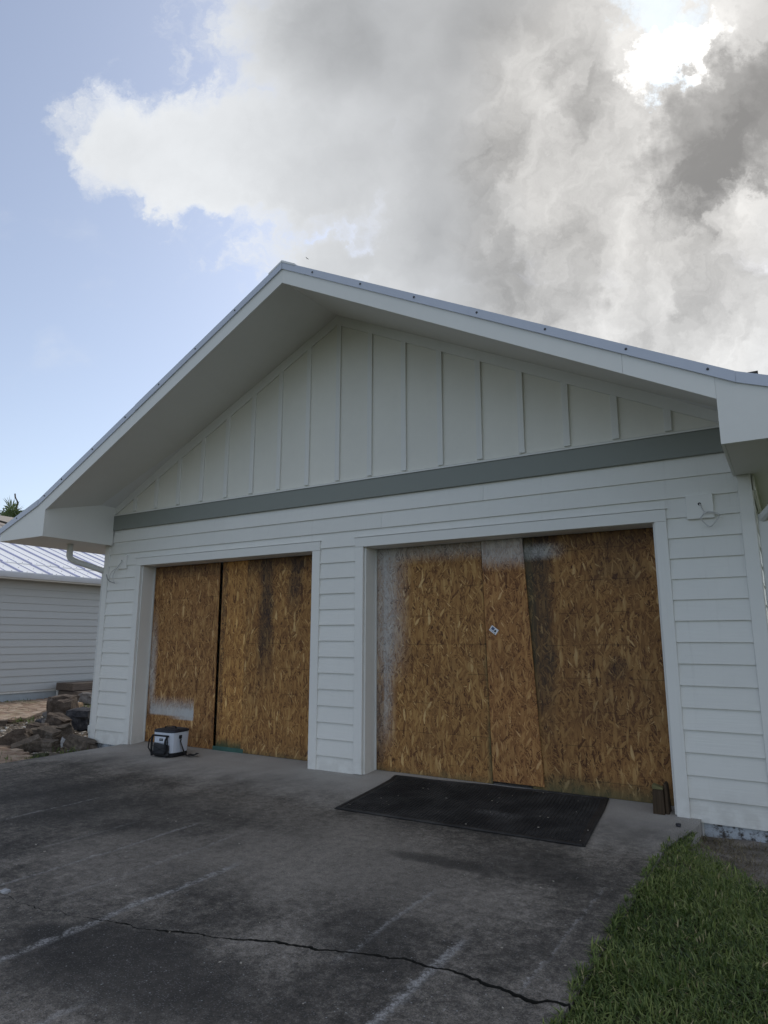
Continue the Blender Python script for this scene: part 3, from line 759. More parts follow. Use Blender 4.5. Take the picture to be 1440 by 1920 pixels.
# raked fascia boards, soffits, boxed eaves
FT = 0.068; FD = 0.235     # seam below the metal top, bottom of fascia below the metal top
bxL, bxR = -2.655, 5.556
def fpoly(x0, x1):
    return [(x0, ztop(x0) - FT), (x1, ztop(x1) - FT), (x1, ztop(x1) - FD), (x0, ztop(x0) - FD)]
for x0, x1 in ((XC, 4.93), (4.932, bxR), (-1.2, XC - .0015), (bxL, -1.202)):
    m = MB(); m.prism(fpoly(x0, x1), 'y', YF, YF + .022); P_('rake_fascia', m, M_trim)
eL, eR = XL - EV, XR + EV
for x0, xk, x1 in ((bxL - .001, XL, eL), (bxR + .001, XR, eR)):
    m = MB(); m.prism([(x0, ztop(x0) - FT), (xk, ztop(xk) - FT), (x1, ztop(x1) - FT), (x1, ZE), (x0, ZE)], 'y', YF, YF + .022); P_('eave_return_face', m, M_trim)
    s = 1 if x1 > x0 else -1
    xi = x0
    m = MB(); m.prism([(YF + .0225, ZE), (-.0125, ZE), (-.0125, zwall(xi) + .03), (YF + .0225, ztop(xi) - FD + .03)], 'x', min(xi, xi + s * .02), max(xi, xi + s * .02)); P_('eave_return_side', m, M_trim)
    m = MB(); m.box(min(xi + s * .021, x1), max(xi + s * .021, x1), YF + .0225, -.024, ZE + .004, ZE + .016)
    m.box(min(xk + s * .001, x1), max(xk + s * .001, x1), -.0235, YB + .3, ZE + .004, ZE + .016); P_('eave_soffit', m, M_soffit)
    m = MB(); m.box(min(x1 - s * .02, x1), max(x1 - s * .02, x1), YF + .0225, YB + .3, ZE + .0165, ztop(x1) - FT); P_('eave_fascia', m, M_trim)
    gx0 = x1 + s * .002; gx1 = x1 + s * .115
    zt = ztop(x1) - FT + .01
    m = MB(); m.prism([(gx0, zt - .12), (gx0 + s * .07, zt - .12), (gx1, zt - .05), (gx1, zt), (gx1 - s * .012, zt), (gx1 - s * .012, zt - .045), (gx0 + s * .068, zt - .112), (gx0, zt - .112)], 'y', YF + .03, YB + .3); P_('gutter', m, M_gutter)
for s, xa in ((-1, bxL), (1, bxR)):
    m = MB(); n = 12; v = []; f = []
    for i in range(n + 1):
        x = XC + (xa + (-s) * 0.0 - XC) * i / n
        zf_ = ztop(x) - FD + .018; xw = 1.40 + (xa - 1.40) * i / n
        zb_ = zwall(xw) - .002
        v += [(x, YF + .0225, zf_), (xw, -.0125, zb_), (x, YF + .0225, zf_ + .012), (xw, -.0125, zb_ + .012)]
    for i in range(n):
        a = 4 * i; f += [(a, a + 4, a + 5, a + 1), (a + 2, a + 3, a + 7, a + 6), (a, a + 2, a + 6, a + 4)]
    m.add(v, f); P_('rake_soffit', m, M_soffit)
# metal roof sheets with their edge trim
for s, xk, xe_ in ((-1, XL, eL), (1, XR, eR)):
    m = MB(); x1 = xe_ + s * .03
    m.prism([(XC, ztop(XC) - .004), (xk, ztop(xk) - .004), (x1, ztop(x1) - .004), (x1, ztop(x1) - .02), (xk, ztop(xk) - .02), (XC, ztop(XC) - .02)], 'y', YF + .01, YB + .4); P_('roof_panel', m, M_roofm)
    m = MB(); m.prism([(XC + s * .001, PK + .028), (XC + s * .19, PK - .19 * SL + .026), (XC + s * .19, PK - .19 * SL + .004), (XC + s * .001, PK + .004)], 'y', YF - .02, YB + .4); P_('ridge_cap', m, M_roofm)
segs = [((XC + .001, 3.655), 1), ((3.657, 5.689), 1), ((5.690, eR + .03), 1), ((-0.9, XC - .001), -1), ((XL, -0.902), -1), ((eL - .03, XL - .001), -1)]
scr = {0: (1.865, 2.481, 3.098), 1: (3.735, 4.343, 4.97, 5.52), 2: (6.1,), 3: (0.75, 0.13, -.48), 4: (-1.08, -1.70, -2.32, -2.68), 5: (-3.30,)}
def rt(x0, x1, lap):
    m = MB(); e = .004 if lap else 0.0
    f = lambda x: (x, ztop(x))
    m.prism([(x0, ztop(x0) + .012), (x1, ztop(x1) + .012), (x1, ztop(x1) - FT - .004), (x0, ztop(x0) - FT - .004)], 'y', YF - .014 - e, YF - .010 - e)
    m.prism([(x0, ztop(x0) + .012), (x1, ztop(x1) + .012), (x1, ztop(x1) + .008), (x0, ztop(x0) + .008)], 'y', YF - .0099 - e, YF + .12)
    m.prism([(x0, ztop(x0) - FT - .004), (x1, ztop(x1) - FT - .004), (x1, ztop(x1) - FT), (x0, ztop(x0) - FT)], 'y', YF - .0099 - e, YF - .0005)
    return m
screw_mesh = None
for i, ((x0, x1), s) in enumerate(segs):
    tr = P_('rake_trim', rt(x0, x1, i in (1, 3, 5)), M_metal)
    for x in scr[i]:
        if screw_mesh is None:
            mm = MB(); ring = lambda r_, y_: [(r_ * math.cos(2 * math.pi * q / 8), y_, r_ * math.sin(2 * math.pi * q / 8)) for q in range(8)]
            mm.loft([ring(.0105, 0), ring(.0105, -.003), ring(.006, -.0035), ring(.006, -.007)])
            t_ = mm.build('screw', M_screw); screw_mesh = t_.data; bpy.data.objects.remove(t_)
        so = bpy.data.objects.new('screw', screw_mesh); COL.objects.link(so); so.parent = tr
        so.location = (x, YF - .0185, ztop(x) - .026)
        so.matrix_parent_inverse = Matrix.Identity(4)
m = MB(); m.box(5.73, 5.83, YF + .06, YF + .3, ztop(5.78) + .012, ztop(5.78) + .045); P_('roof_clip', m, M_dark)
# side wall cladding seen past the right corner
for k in range(-2, 14):
    z0 = Z0 - S * k - .03
    m = MB(); m.prism([(XR - .004 + 0.0, z0), (XR - .016, z0 + S + .01), (XR - .028, z0 + S + .01), (XR - .018, z0)], 'y', .095, YB); o = P_('siding_board', m, M_siding)
m = MB(); m.box(XR - .030, XR + .006, .0245, .094, -.03, 2.79); P_('corner_board', m, M_trimz)
m = MB(); m.box(XR + .0005, XR + .022, .0245, YB, 2.66, 2.792); P_('frieze_board', m, M_trim)
# downspouts on both side walls
def downspout(s, xw):
    ds = MB(); x = xw + s * .052
    def rect(path, w=.042, d=.031):
        ds.tube(path, 1.0, 4, flat=(w * 1.414, d * 1.414))
    xd = xw + s * .275; yd = -.40
    ds.tube([(xd, yd, ZE + .004), (xd, yd, 2.62), (xd - s * .006, yd + .012, 2.585), (xd - s * .03, yd + .05, 2.555), (xd - s * .06, yd + .11, 2.53)], .045, 10)
    ds.tube([(xd - s * .055, yd + .10, 2.535), (x + s * .03, .0, 2.44), (x, .055, 2.42)], .043, 10)
    ds.tube([(x, .055, 2.455), (x, .055, 2.30), (x, .055, .14)], .046, 4, flat=(1.1, 0.95))
    o = P_('downspout', ds, M_pipe, .006)
    b = MB(); b.tube([(x, .055, .20), (x, .055, .135), (x, .055, .10)], [.062, .062, .052], 12); b.tube([(x, .055, .1), (x, .055, -.06), (x, .055, -.2)], .047, 12)
    P_('drain_coupling', b, M_pipe, parent=None)
    return o
downspout(-1, XL); downspout(1, XR)

# ------------------------------------------------------------------ light blocks with loose wires (each its own thing)
def wall_block(x, z, w, label, wires, col):
    b = empty('wall_block', (x, 0, z)); tag(b, label, 'electrical block', 'mounting blocks with loose wires beside the door heads')
    m = MB(); m.box(-w / 2, w / 2, -.020, .008, -w / 2, w / 2); m.build('plate', M_trim, b, bevel=.004)
    m = MB(); ring = lambda r_, y_: [(r_ * math.cos(2 * math.pi * q / 12), y_, r_ * math.sin(2 * math.pi * q / 12) + .02) for q in range(12)]
    m.loft([ring(.013, -.0215), ring(.013, -.0203)]); m.build('wire_hole', M_inkblack, b)
    for i, pts in enumerate(wires):
        P = [Vector(p) for p in pts]; sm = []
        for j in range(len(P) - 1):   # Catmull-Rom
            p0, p1, p2, p3 = P[max(j - 1, 0)], P[j], P[j + 1], P[min(j + 2, len(P) - 1)]
            for t in np.linspace(0, 1, 6, endpoint=False):
                sm.append(0.5 * ((2 * p1) + (-p0 + p2) * t + (2 * p0 - 5 * p1 + 4 * p2 - p3) * t * t + (-p0 + 3 * p1 - 3 * p2 + p3) * t ** 3))
        sm.append(P[-1])
        m = MB(); m.tube(sm, .0052, 6); m.build('wire', col[i], b, smooth=True)
wall_block(5.283, 2.557, .215, 'square white wall block with a looped white wire, right of the wide doorway',
    [[(0, -.02, .02), (.012, -.045, .0), (.035, -.05, -.055), (.08, -.055, -.062), (.135, -.05, -.08), (.145, -.045, -.105), (.09, -.05, -.175), (.06, -.05, -.185), (.02, -.05, -.14), (.005, -.05, -.11), (.03, -.055, -.075), (.06, -.05, -.06)]], [M_wire])
wall_block(-2.40, 2.525, .20, 'square white wall block with loose dangling wires, under the eave at the left corner',
    [[(.01, -.02, .03), (.0, -.05, -.03), (-.06, -.06, -.10), (-.12, -.06, -.19), (-.11, -.06, -.26), (-.08, -.05, -.30)],
     [(.005, -.02, .02), (-.02, -.05, -.06), (-.17, -.06, -.15), (-.20, -.06, -.27), (-.14, -.055, -.29), (-.08, -.05, -.305)],
     [(-.08, -.05, -.305), (-.17, -.06, -.28), (-.24, -.06, -.24), (-.275, -.06, -.17)]], [M_wire, M_wire, M_wiredark])

# ------------------------------------------------------------------ strand boards across the openings
def sheet(label, pts, y0, mat, zb, zt, extra=None, t=.012):
    """pts: (x at the bottom left, bottom right, top right, top left)"""
    xm = (pts[0] + pts[1]) / 2
    e = empty('strand_board', (xm, y0, zb)); tag(e, label, 'wood panel', 'strand boards across the door openings')
    m = MB(); m.prism([(pts[0], zb), (pts[1], zb), (pts[2], zt), (pts[3], zt)], 'y', y0, y0 + t)
    o = m.build('board', mat, e, bevel=.002); o.matrix_parent_inverse = Matrix.Translation((-xm, -y0, -zb))
    return e
def kid(m, name, mat, e, **k):
    o = m.build(name, mat, e, **k); o.matrix_parent_inverse = Matrix.Translation(-Vector(e.location)); return o
ZT = HEAD - .004
osbA = mat_osb('strand_board_left', (0.98, 0.92, 0.88), 1.0,
    washes=[(-1.95, -1.845, 0.55, 1.55, .02, .05, .25, .45, .55), (-1.90, -1.04, 0.40, 0.56, .03, .012, .016, .12, .80, .05), (-1.35, -1.035, 0.36, 0.50, .22, .010, .012, .03, .85, .03)],
    stains=[(-1.97, -0.6, 2.30, 2.5, .01, .01, .08, .01, .6)])
sheet('left-hand strand board behind the cooler bag, with a white sprayed patch low down', (-1.965, -0.655, -0.675, -1.965), .247, osbA, 0.030, ZT)
osbB = mat_osb('strand_board_strip', (1.25, 1.16, 0.98), 2.4, dashes=False,
    stains=[(-0.66, -0.555, 0.2, 2.5, .01, .02, .05, .01, .35)], green=[('z<', 0.13, 0.07, 1.1)])
eB = sheet('narrow orange strand board with black print down its left edge and a green foot', (-0.618, -0.172, -0.172, -0.632), .262, osbB, 0.045, ZT)
m = MB(); m.box(-0.655, -0.125, .243, .258, .024, .075); kid(m, 'kick_strip', M_green, eB, bevel=.003)
# print down the edge: rows of small illegible marks and one figure
m = MB()
for (za, zb_) in ((0.62, 0.88), (0.98, 1.25), (1.36, 1.52), (1.72, 1.90), (2.12, 2.36)):
    for row, xo in enumerate((-.598, -.578, -.556)):
        z = za
        while z < zb_:
            h = random.uniform(.008, .02)
            if random.random() < .8: m.box(xo, xo + random.uniform(.006, .013), .2612, .2617, z, z + h)
            z += h + random.uniform(.006, .012)
m.box(-.608, -.572, .2612, .2617, 1.622, 1.632); m.box(-.612, -.555, .2612, .2617, 1.290, 1.301)
o = kid(m, 'printed_marks', M_print, eB); o['kind'] = 'stuff'
for ch, zc in (("8", 1.600), ("0", 1.985)):
    cu = bpy.data.curves.new('printed_figure', 'FONT'); cu.body = ch; cu.size = .06; cu.extrude = .0003; cu.materials.append(M_print)
    tmp = bpy.data.objects.new('figure_curve', cu); me = bpy.data.meshes.new_from_object(tmp); bpy.data.objects.remove(tmp)
    t_ = bpy.data.objects.new('printed_figure', me); COL.objects.link(t_); t_.parent = eB
    t_.matrix_local = Matrix.Translation(Vector((-.552, .2612, zc)) - Vector(eB.location)) @ Matrix.Rotation(R(90), 4, 'X')
osbC = mat_osb('strand_board_water_marked', (1.0, 0.95, 0.86), 3.1,
    stains=[(0.08, 0.27, 1.30, 2.5, .05, .05, .25, .01, .95), (0.55, 0.74, 1.85, 2.5, .05, .06, .25, .01, .85), (-0.2, 1.1, 2.30, 2.5, .02, .02, .10, .01, .7), (0.05, 0.30, 0.9, 1.5, .06, .06, .2, .2, .45), (-.2, 1.1, -.1, 0.22, .02, .02, .02, .10, .25)],
    green=[('z<', 0.06, 0.05, 0.5)])
sheet('right-hand strand board of the left doorway, with two dark water stains from the top', (-0.168, 1.085, 1.085, -0.168), .246, osbC, 0.030, ZT)
osbD = mat_osb('strand_board_oversprayed', (1.0, 0.96, 0.88), 4.6,
    washes=[(1.935, 2.02, 0.45, 2.4, .015, .10, .35, .1, .62, .06), (1.82, 2.16, 1.15, 2.5, .10, .16, .30, .02, .45), (1.8, 3.2, 2.315, 2.6, .02, .02, .085, .01, .44), (1.82, 1.94, 0.3, 2.4, .02, .02, .3, .1, .22)],
    stains=[(1.8, 3.2, 2.36, 2.5, .01, .01, .05, .01, .35, (0.10, 0.09, 0.07)), (1.8, 1.93, -.1, 0.9, .01, .05, .01, .3, .55)], green=[('x>', 3.165, 0.03, 0.7), ('z<', 0.06, 0.05, 0.5)])
sheet('widest strand board of the wide doorway, dusted with white overspray along its left and top', (1.835, 3.196, 3.135, 1.835), .247, osbD, 0.028, ZT)
osbE = mat_osb('strand_board_middle', (1.04, 0.94, 0.90), 5.9, dashes=False,
    washes=[(3.05, 3.75, 2.20, 2.6, .02, .02, .10, .01, .62)], stains=[(3.0, 3.8, 2.38, 2.5, .01, .01, .06, .01, .25, (0.12, 0.11, 0.09))])
eE = sheet('narrow middle strand board of the wide doorway carrying a small white sticker', (3.206, 3.722, 3.596, 3.147), .226, osbE, 0.058, ZT)
st = Matrix.Translation(Vector((3.262, .2252, 1.52)) - Vector(eE.location)) @ Matrix.Rotation(R(36), 4, 'Y')
m = MB(); m.box(-.044, .044, -.001, .0005, -.030, .030); o = m.build('sticker', M_white, eE); o.matrix_local = st; tag(o, 'small white price sticker stuck on at an angle')
m = MB(); m.box(-.032, .000, -.0016, -.0011, -.008, .022); o2 = m.build('sticker_print', M_ink, o)
m = MB(); m.box(.008, .028, -.0016, -.0011, -.010, .012); m.box(.022, .032, -.0016, -.0011, -.024, -.015); o2 = m.build('sticker_print', M_inkblack, o)
m = MB()
for i in range(7): m.box(-.034 + i * .007, -.034 + i * .007 + random.choice((.002, .003)), -.0016, -.0011, -.023, -.014)
o2 = m.build('sticker_print', M_ink, o); o2['kind'] = 'stuff'
osbF = mat_osb('strand_board_dark_edge', (0.88, 0.84, 0.80), 7.2,
    washes=[(3.55, 3.92, 2.23, 2.36, .03, .16, .04, .05, .55)],
    stains=[(3.55, 3.87, 0.75, 2.5, .01, .07, .55, .05, .95, (0.060, 0.044, 0.032)), (3.5, 5.0, 2.30, 2.5, .01, .01, .10, .01, .6), (4.25, 4.75, 1.95, 2.4, .10, .10, .12, .1, .4), (4.0, 5.0, .7, 1.5, .3, .2, .4, .3, .25), (4.35, 4.5, 1.05, 1.25, .05, .05, .05, .05, .6)],
    green=[('z<', 0.12, 0.12, 0.75), ('x<', 3.69, 0.03, 0.30)])
sheet('darkest strand board at the right, with a black stained left edge and mossy foot', (3.60, 4.902, 4.902, 3.60), .248, osbF, 0.028, ZT)

# ------------------------------------------------------------------ timber stub by the right casing
ts = empty('timber_stub', (4.775, .04, .002)); tag(ts, 'short weathered timber stub standing on the slab by the right door casing', 'post')
m = MB(); m.prism([(-.052, 0.0), (.040, 0.0), (.036, .198), (-.046, .198)], 'y', -.058, .03); m.build('timber', M_post, ts, bevel=.005)
m = MB(); m.prism([(-.047, .199), (.037, .199), (.037, .212), (-.047, .236)], 'y', -.060, .026); m.build('cap_end', M_posttop, ts, bevel=.004)
m = MB(); m.prism([(.041, 0.0), (.072, .0), (.060, .235), (.040, .25)], 'y', -.03, .10); m.build('timber', M_post, ts, bevel=.005)

# ------------------------------------------------------------------ rubber mat
c00, c01, c11, c10 = (2.37, -1.275), (2.165, .085), (4.315, .225), (4.475, -1.205)
def matp(u, v, z=0.0):
    x = (c00[0] * (1 - u) + c10[0] * u) * (1 - v) + (c01[0] * (1 - u) + c11[0] * u) * v
    y = (c00[1] * (1 - u) + c10[1] * u) * (1 - v) + (c01[1] * (1 - u) + c11[1] * u) * v
    e = min(u, 1 - u, v, 1 - v)
    y += 0.012 * nz(u * 5, v * 2, 3) * (1 if v > .5 else .3)
    lift = 0.004 + 0.008 * max(0, nz(u * 3.5, v * 3.0, 1.0)) + (0.012 * max(0, nz(u * 6, 5.5)) if v > .93 else 0)
    return (x, y, slab_z(y) + lift + z)
mat_e = empty('rubber_mat', (3.3, -.55, .002)); tag(mat_e, 'large black ribbed rubber mat lying in front of the wide doorway', 'mat')
m = MB(); nu, nv = 60, 36; v = []; f = []
for z in (0.0, .006):
    for j in range(nv + 1):
        for i in range(nu + 1): v.append(matp(i / nu, j / nv, z))
K = (nu + 1) * (nv + 1)
for j in range(nv):
    for i in range(nu):
        a = j * (nu + 1) + i; f += [(a, a + nu + 1, a + nu + 2, a + 1), (K + a, K + a + 1, K + a + nu + 2, K + a + nu + 1)]
bd = [i for i in range(nu)] + [j * (nu + 1) + nu for j in range(nv)] + [nv * (nu + 1) + nu - i for i in range(nu)] + [(nv - j) * (nu + 1) for j in range(nv)]
for a, b in zip(bd, bd[1:] + bd[:1]): f.append((a, b, K + b, K + a))
m.add(v, f); kid(m, 'base', M_rubber, mat_e)
def strip(m, p, q, w, h0, h1, n=24):
    """raised strip on the mat between uv points"""
    du, dv = q[0] - p[0], q[1] - p[1]; L = math.hypot(du * 2.1, dv * 1.38)
    nx_, ny_ = -dv * 1.38 / L / 2.1 * w, du * 2.1 / L / 1.38 * w
    rings = []
    for i in range(n + 1):
        t = i / n; u, v_ = p[0] + du * t, p[1] + dv * t
        rings.append([matp(u - nx_, v_ - ny_, h0), matp(u + nx_, v_ + ny_, h0), matp(u + nx_ * .6, v_ + ny_ * .6, h1), matp(u - nx_ * .6, v_ - ny_ * .6, h1)])
    m.loft(rings)
m = MB()
for i in range(1, 64): strip(m, (i / 64 * .95 + .025, .035), (i / 64 * .95 + .025, .965), .0035, .0055, .012, 14)
for j in range(1, 40): strip(m, (.03, j / 40 * .93 + .035), (.97, j / 40 * .93 + .035), .003, .0055, .010, 18)
o = kid(m, 'rib', M_rubber, mat_e); o['kind'] = 'stuff'
m = MB()
for p, q in (((.01, .012), (.99, .012)), ((.01, .988), (.99, .988)), ((.010, .01), (.010, .99)), ((.990, .01), (.990, .99))): strip(m, p, q, .018, .0052, .0125, 40)
kid(m, 'border', M_rubber, mat_e)

# ------------------------------------------------------------------ cooler bag
cb = empty('cooler_bag', (-0.905, -.215, .001), R(4)); tag(cb, 'small white and black soft cooler bag set down by the left doorway', 'cooler bag')
def se(rx, ry, z, n=32, p=5.0, cx=0.0, cy=0.0):
    out = []
    for i in range(n):
        a = 2 * math.pi * (i + .5) / n; c, s = math.cos(a), math.sin(a)
        k = (abs(c) ** p + abs(s) ** p) ** (-1 / p)
        out.append((cx + rx * k * c, cy + ry * k * s, z))
    return out
HX, HY = .165, .15
m = MB(); m.loft([se(HX, HY, .052), se(HX + .004, HY + .004, .12), se(HX + .008, HY + .006, .2), se(HX + .012, HY + .010, .282), se(HX + .006, HY + .004, .292)]); m.build('body', M_bag, cb, smooth=False)
m = MB(); m.loft([se(HX - .012, HY - .012, 0.0), se(HX + .002, HY + .002, .010), se(HX + .005, HY + .005, .05), se(HX - .002, HY - .002, .0535)]); m.build('base', M_black, cb)
m = MB(); m.loft([se(HX + .010, HY + .008, .289), se(HX + .017, HY + .014, .295), se(HX + .014, HY + .012, .312), se(HX - .01, HY - .01, .322), se(HX - .05, HY - .05, .325)])
lid = m.build('lid', M_lid, cb)
m = MB(); m.tube([(-.09, -.02, .325), (-.085, -.02, .343), (-.02, .0, .350), (.05, .01, .346), (.06, .012, .325)], .008, 6, flat=(2.0, .5)); m.build('lid_handle', M_black, lid)
m = MB(); m.box(.02, .16, -.05, -.03, .3215, .327); m.build('zip_flap', M_black, lid)
yf_ = -HY - .006
m = MB(); m.prism([(-.125, .022), (.135, .022), (.132, .150), (-.118, .165)], 'y', yf_ - .030, yf_ + .004); m.build('mesh_pocket', M_mesh, cb, bevel=.012)
m = MB(); m.prism([(-.105, .168), (.085, .168), (.082, .245), (-.100, .245)], 'y', yf_ - .022, yf_ + .004); fl = m.build('pocket_flap', M_bag, cb, bevel=.006)
m = MB(); m.box(-.018, .040, yf_ - .0245, yf_ - .0215, .193, .222); lb = m.build('brand_patch', M_inkblack, fl)
m = MB()
for i in range(4): m.box(-.008 + i * .010, -.002 + i * .010, yf_ - .0252, yf_ - .0246, .204, .211)
o = m.build('patch_print', M_bag, lb) if False else m.build('patch_print', M_bag, fl)
m = MB(); m.prism([(-.145, .246), (.12, .246), (.12, .262), (-.145, .262)], 'y', yf_ - .026, yf_ + .002); m.build('top_strap', M_black, cb, bevel=.004)
for x0 in (-.135, .090):
    m = MB(); m.tube([(x0, yf_ - .010, .26), (x0 - .002, yf_ - .030, .20), (x0 + .004, yf_ - .036, .10), (x0 + .006, yf_ - .026, .015)], .016, 4, flat=(1.4, .3)); m.build('webbing', M_black, cb)
m = MB(); m.tube([(-.125, yf_ - .03, .255), (-.16, yf_ - .05, .20), (-.165, yf_ - .055, .11), (-.12, yf_ - .045, .05), (-.02, yf_ - .04, .045), (.085, yf_ - .04, .05), (.14, yf_ - .045, .10), (.145, yf_ - .05, .19), (.11, yf_ - .03, .255)], .008, 8, flat=(1.3, .8)); m.build('grab_handle', M_black, cb, smooth=True)
m = MB()
for a, b in (((-.11, .06), (.12, .135)), ((-.11, .135), (.12, .06))): m.tube([(a[0], yf_ - .034, a[1]), (b[0], yf_ - .034, b[1])], .0025, 6)
m.build('bungee', M_black, cb)
m = MB(); m.box(HX + .002, HX + .020, -.05, -.005, .215, .255); m.tube([(HX + .016, -.03, .225), (HX + .028, -.03, .205), (HX + .02, -.03, .18)], .008, 6); m.build('ring_mount', M_black, cb, bevel=.003)
m = MB(); m.tube([(HX + .018, -.03, .19), (HX + .035, -.015, .13), (HX + .055, 0.0, .06), (HX + .085, .012, .018), (HX + .14, .02, .012), (HX + .19, .035, .02), (HX + .215, .06, .045), (HX + .20, .085, .035), (HX + .13, .10, .012), (HX + .03, .12, .012)], .019, 4, flat=(1.4, .25)); m.build('shoulder_strap', M_black, cb)

# ================================================================== LEFT: stones, steps, neighbouring buildings
def rock_mesh(w, dpt, h, seed, rough=.18, cut=0.6, sub=3):
    bm = bmesh.new(); bmesh.ops.create_cube(bm, size=1.0)
    bmesh.ops.subdivide_edges(bm, edges=bm.edges, cuts=sub, use_grid_fill=True)
    for v in bm.verts:
        p = v.co.copy(); q = p.normalized() * 0.62
        p = p.lerp(q, 1 - cut)
        n = Vector((nz(p.x * 2.2 + seed, p.y * 2.2, p.z * 2.2), nz(p.x * 2.2, p.y * 2.2 + seed, p.z * 2.2 + 9), nz(p.x * 2.2 + 5, p.y * 2.2, p.z * 2.2 + seed)))
        n2 = Vector((nz(p.x * 6 + seed, p.y * 6, p.z * 6), nz(p.x * 6, p.y * 6 + seed, 4.0), nz(p.x * 6 + 5, p.y * 6, seed)))
        p += n * rough + n2 * rough * .35
        v.co = Vector((p.x * w, p.y * dpt, p.z * h))
    zm = min(v.co.z for v in bm.verts)
    for v in bm.verts: v.co.z -= zm
    return bm
def rock(label, x, y, z, w, dpt, h, mat, seed, rz=0.0, ry=0.0, rx=0.0, rough=.18, cut=.6, name='stone', cat='stone', grp='stones and broken blocks heaped at the garage corner'):
    bm = rock_mesh(w, dpt, h, seed, rough, cut); me = bpy.data.meshes.new(name); bm.to_mesh(me); bm.free()
    me.materials.append(mat); o = bpy.data.objects.new(name, me); COL.objects.link(o)
    o.location = (x, y, z); o.rotation_euler = (R(rx), R(ry), R(rz))
    tag(o, label, cat, grp); return o
VD = math.degrees(math.atan2(10.5, -7.0))    # not used for placing, only the usual facing of the heap
def block(label, x, y, z, w, dpt, h, mat, rz, ry=0.0, rx=0.0, grooves=1, tip=None, name='concrete_block'):
    """a split-faced block with deep grooves along its length and a paler broken end"""
    e = empty(name, (x, y, z), 0); e.rotation_euler = (R(rx), R(ry), R(rz))
    tag(e, label, 'block', 'stones and broken blocks heaped at the garage corner')
    n = grooves + 1; hh = h / n
    for i in range(n):
        bm = rock_mesh(w * (1 - .05 * i), dpt * random.uniform(.9, 1), hh * .97, x * 3 + i * 2.7, .05, .93, 3)
        me = bpy.data.meshes.new('layer'); bm.to_mesh(me); bm.free(); me.materials.append(mat)
        o = bpy.data.objects.new('layer', me); COL.objects.link(o); o.parent = e; o.location = (random.uniform(-.01, .01), random.uniform(-.02, .0), i * hh)
    if tip:
        bm = rock_mesh(.05, dpt * .7, h * .8, x * 7, .2, .6, 2); me = bpy.data.meshes.new('broken_end'); bm.to_mesh(me); bm.free(); me.materials.append(M_rockw)
        o = bpy.data.objects.new('broken_end', me); COL.objects.link(o); o.parent = e; o.location = (-w / 2 + .005, -.02, h * .08)
    return e
GZ = -.14
rock('dark rounded slab leaning at the left end of the stone heap', -3.86, -.42, GZ, .34, .24, .22, M_rockb, 1.3, 40, -20, rough=.2, cut=.75)
block('dark block with pale ridges, leaning at the front left of the heap', -3.48, -.50, GZ, .40, .18, .17, M_rockl, 62, -20, 12, 2)
rock('dark brown stone in the hollow of the heap, behind the ridged block', -4.20, .05, GZ, .24, .22, .24, M_rockb, 4.1, 20, rough=.22, cut=.75)
block('flat-topped brown block lying on top of the heap middle', -3.98, .06, GZ + .02, .38, .26, .22, M_rockl, 28, 0, 6, 1)
block('brown block with a white broken end, low in the middle of the heap', -3.30, -.36, GZ + .01, .32, .20, .15, M_rockl, 30, 3, 4, 1, True)
lg = rock('long brown stone with a white broken end, nearest the garage corner', -2.84, -.16, GZ + .01, .54, .18, .17, M_rockl, 6.2, 8, 10, rough=.16, cut=.6)
bm = rock_mesh(.09, .11, .13, 5.5, .12, .6, 2); me = bpy.data.meshes.new('broken_end'); bm.to_mesh(me); bm.free(); me.materials.append(M_rockw)
o = bpy.data.objects.new('broken_end', me); COL.objects.link(o); o.parent = lg; o.location = (-.225, -.035, .012); o.rotation_euler = (0, R(-12), R(35))
block('low brown block at the very front of the heap beside the slab', -2.50, -.72, GZ - .02, .30, .20, .10, M_rockl, 22, 2, 5, 0)
rock('small mossy stone at the front of the heap, half sunk', -2.60, -.86, GZ - .02, .18, .14, .11, M_moss, 8.8, 10, rough=.2, cut=.5)
block('long split dark timber-like slab lying up the left side of the heap', -4.55, .28, GZ + .04, 1.05, .17, .16, M_rockb, 139, 4, 8, 1)
block('short grooved block tipped on the middle of the heap, above the white-ended block', -3.62, -.12, GZ + .15, .30, .18, .11, M_rockl, 18, 14, 10, 1)
rock('angular dark chunk wedged between the flat-topped block and the upright boulder', -4.65, .62, GZ + .03, .34, .24, .26, M_rockb, 41.0, 15, 18, rough=.22, cut=.8)
rock('brown chunk leaning on the flat-topped block, nearest the gravel', -3.72, .25, GZ + .02, .26, .20, .22, M_rockl, 43.0, 50, -24, rough=.2, cut=.8)
rock('large square brown boulder standing at the back of the heap', -6.35, 1.85, GZ, .44, .40, .45, M_rockb, 11.0, 25, 0, rough=.10, cut=.8)
rock('upright brown boulder with a vertical edge, in front of the square boulder', -5.62, 1.40, GZ, .28, .26, .43, M_rockb, 13.5, 35, 4, rough=.10, cut=.85)
rock('small pale grey flat stone lying on the heap beside the upright boulder', -5.55, 1.08, GZ + .06, .22, .16, .08, M_rockg, 15.2, 10, 12, rough=.16, cut=.6)
rock('big dark charcoal boulder between the upright boulder and the garage wall', -4.93, 1.32, GZ, .46, .42, .33, M_rockd, 17.9, 24, 0, rough=.16, cut=.65)
rock('pale grey brown boulder at the back beside the garage wall', -8.72, 4.02, GZ, .36, .36, .27, M_rockg, 21.3, 30, 0, rough=.16, cut=.6)
rock('tan brick-shaped stone leaning behind the dark boulder', -7.2, 2.72, GZ, .15, .12, .22, M_rockt, 23.1, 30, -18, rough=.05, cut=.9)
rock('small round tan stone just above the tan brick stone', -7.9, 3.25, GZ, .15, .15, .14, M_rockt, 24.4, 0, 0, rough=.12, cut=.3)
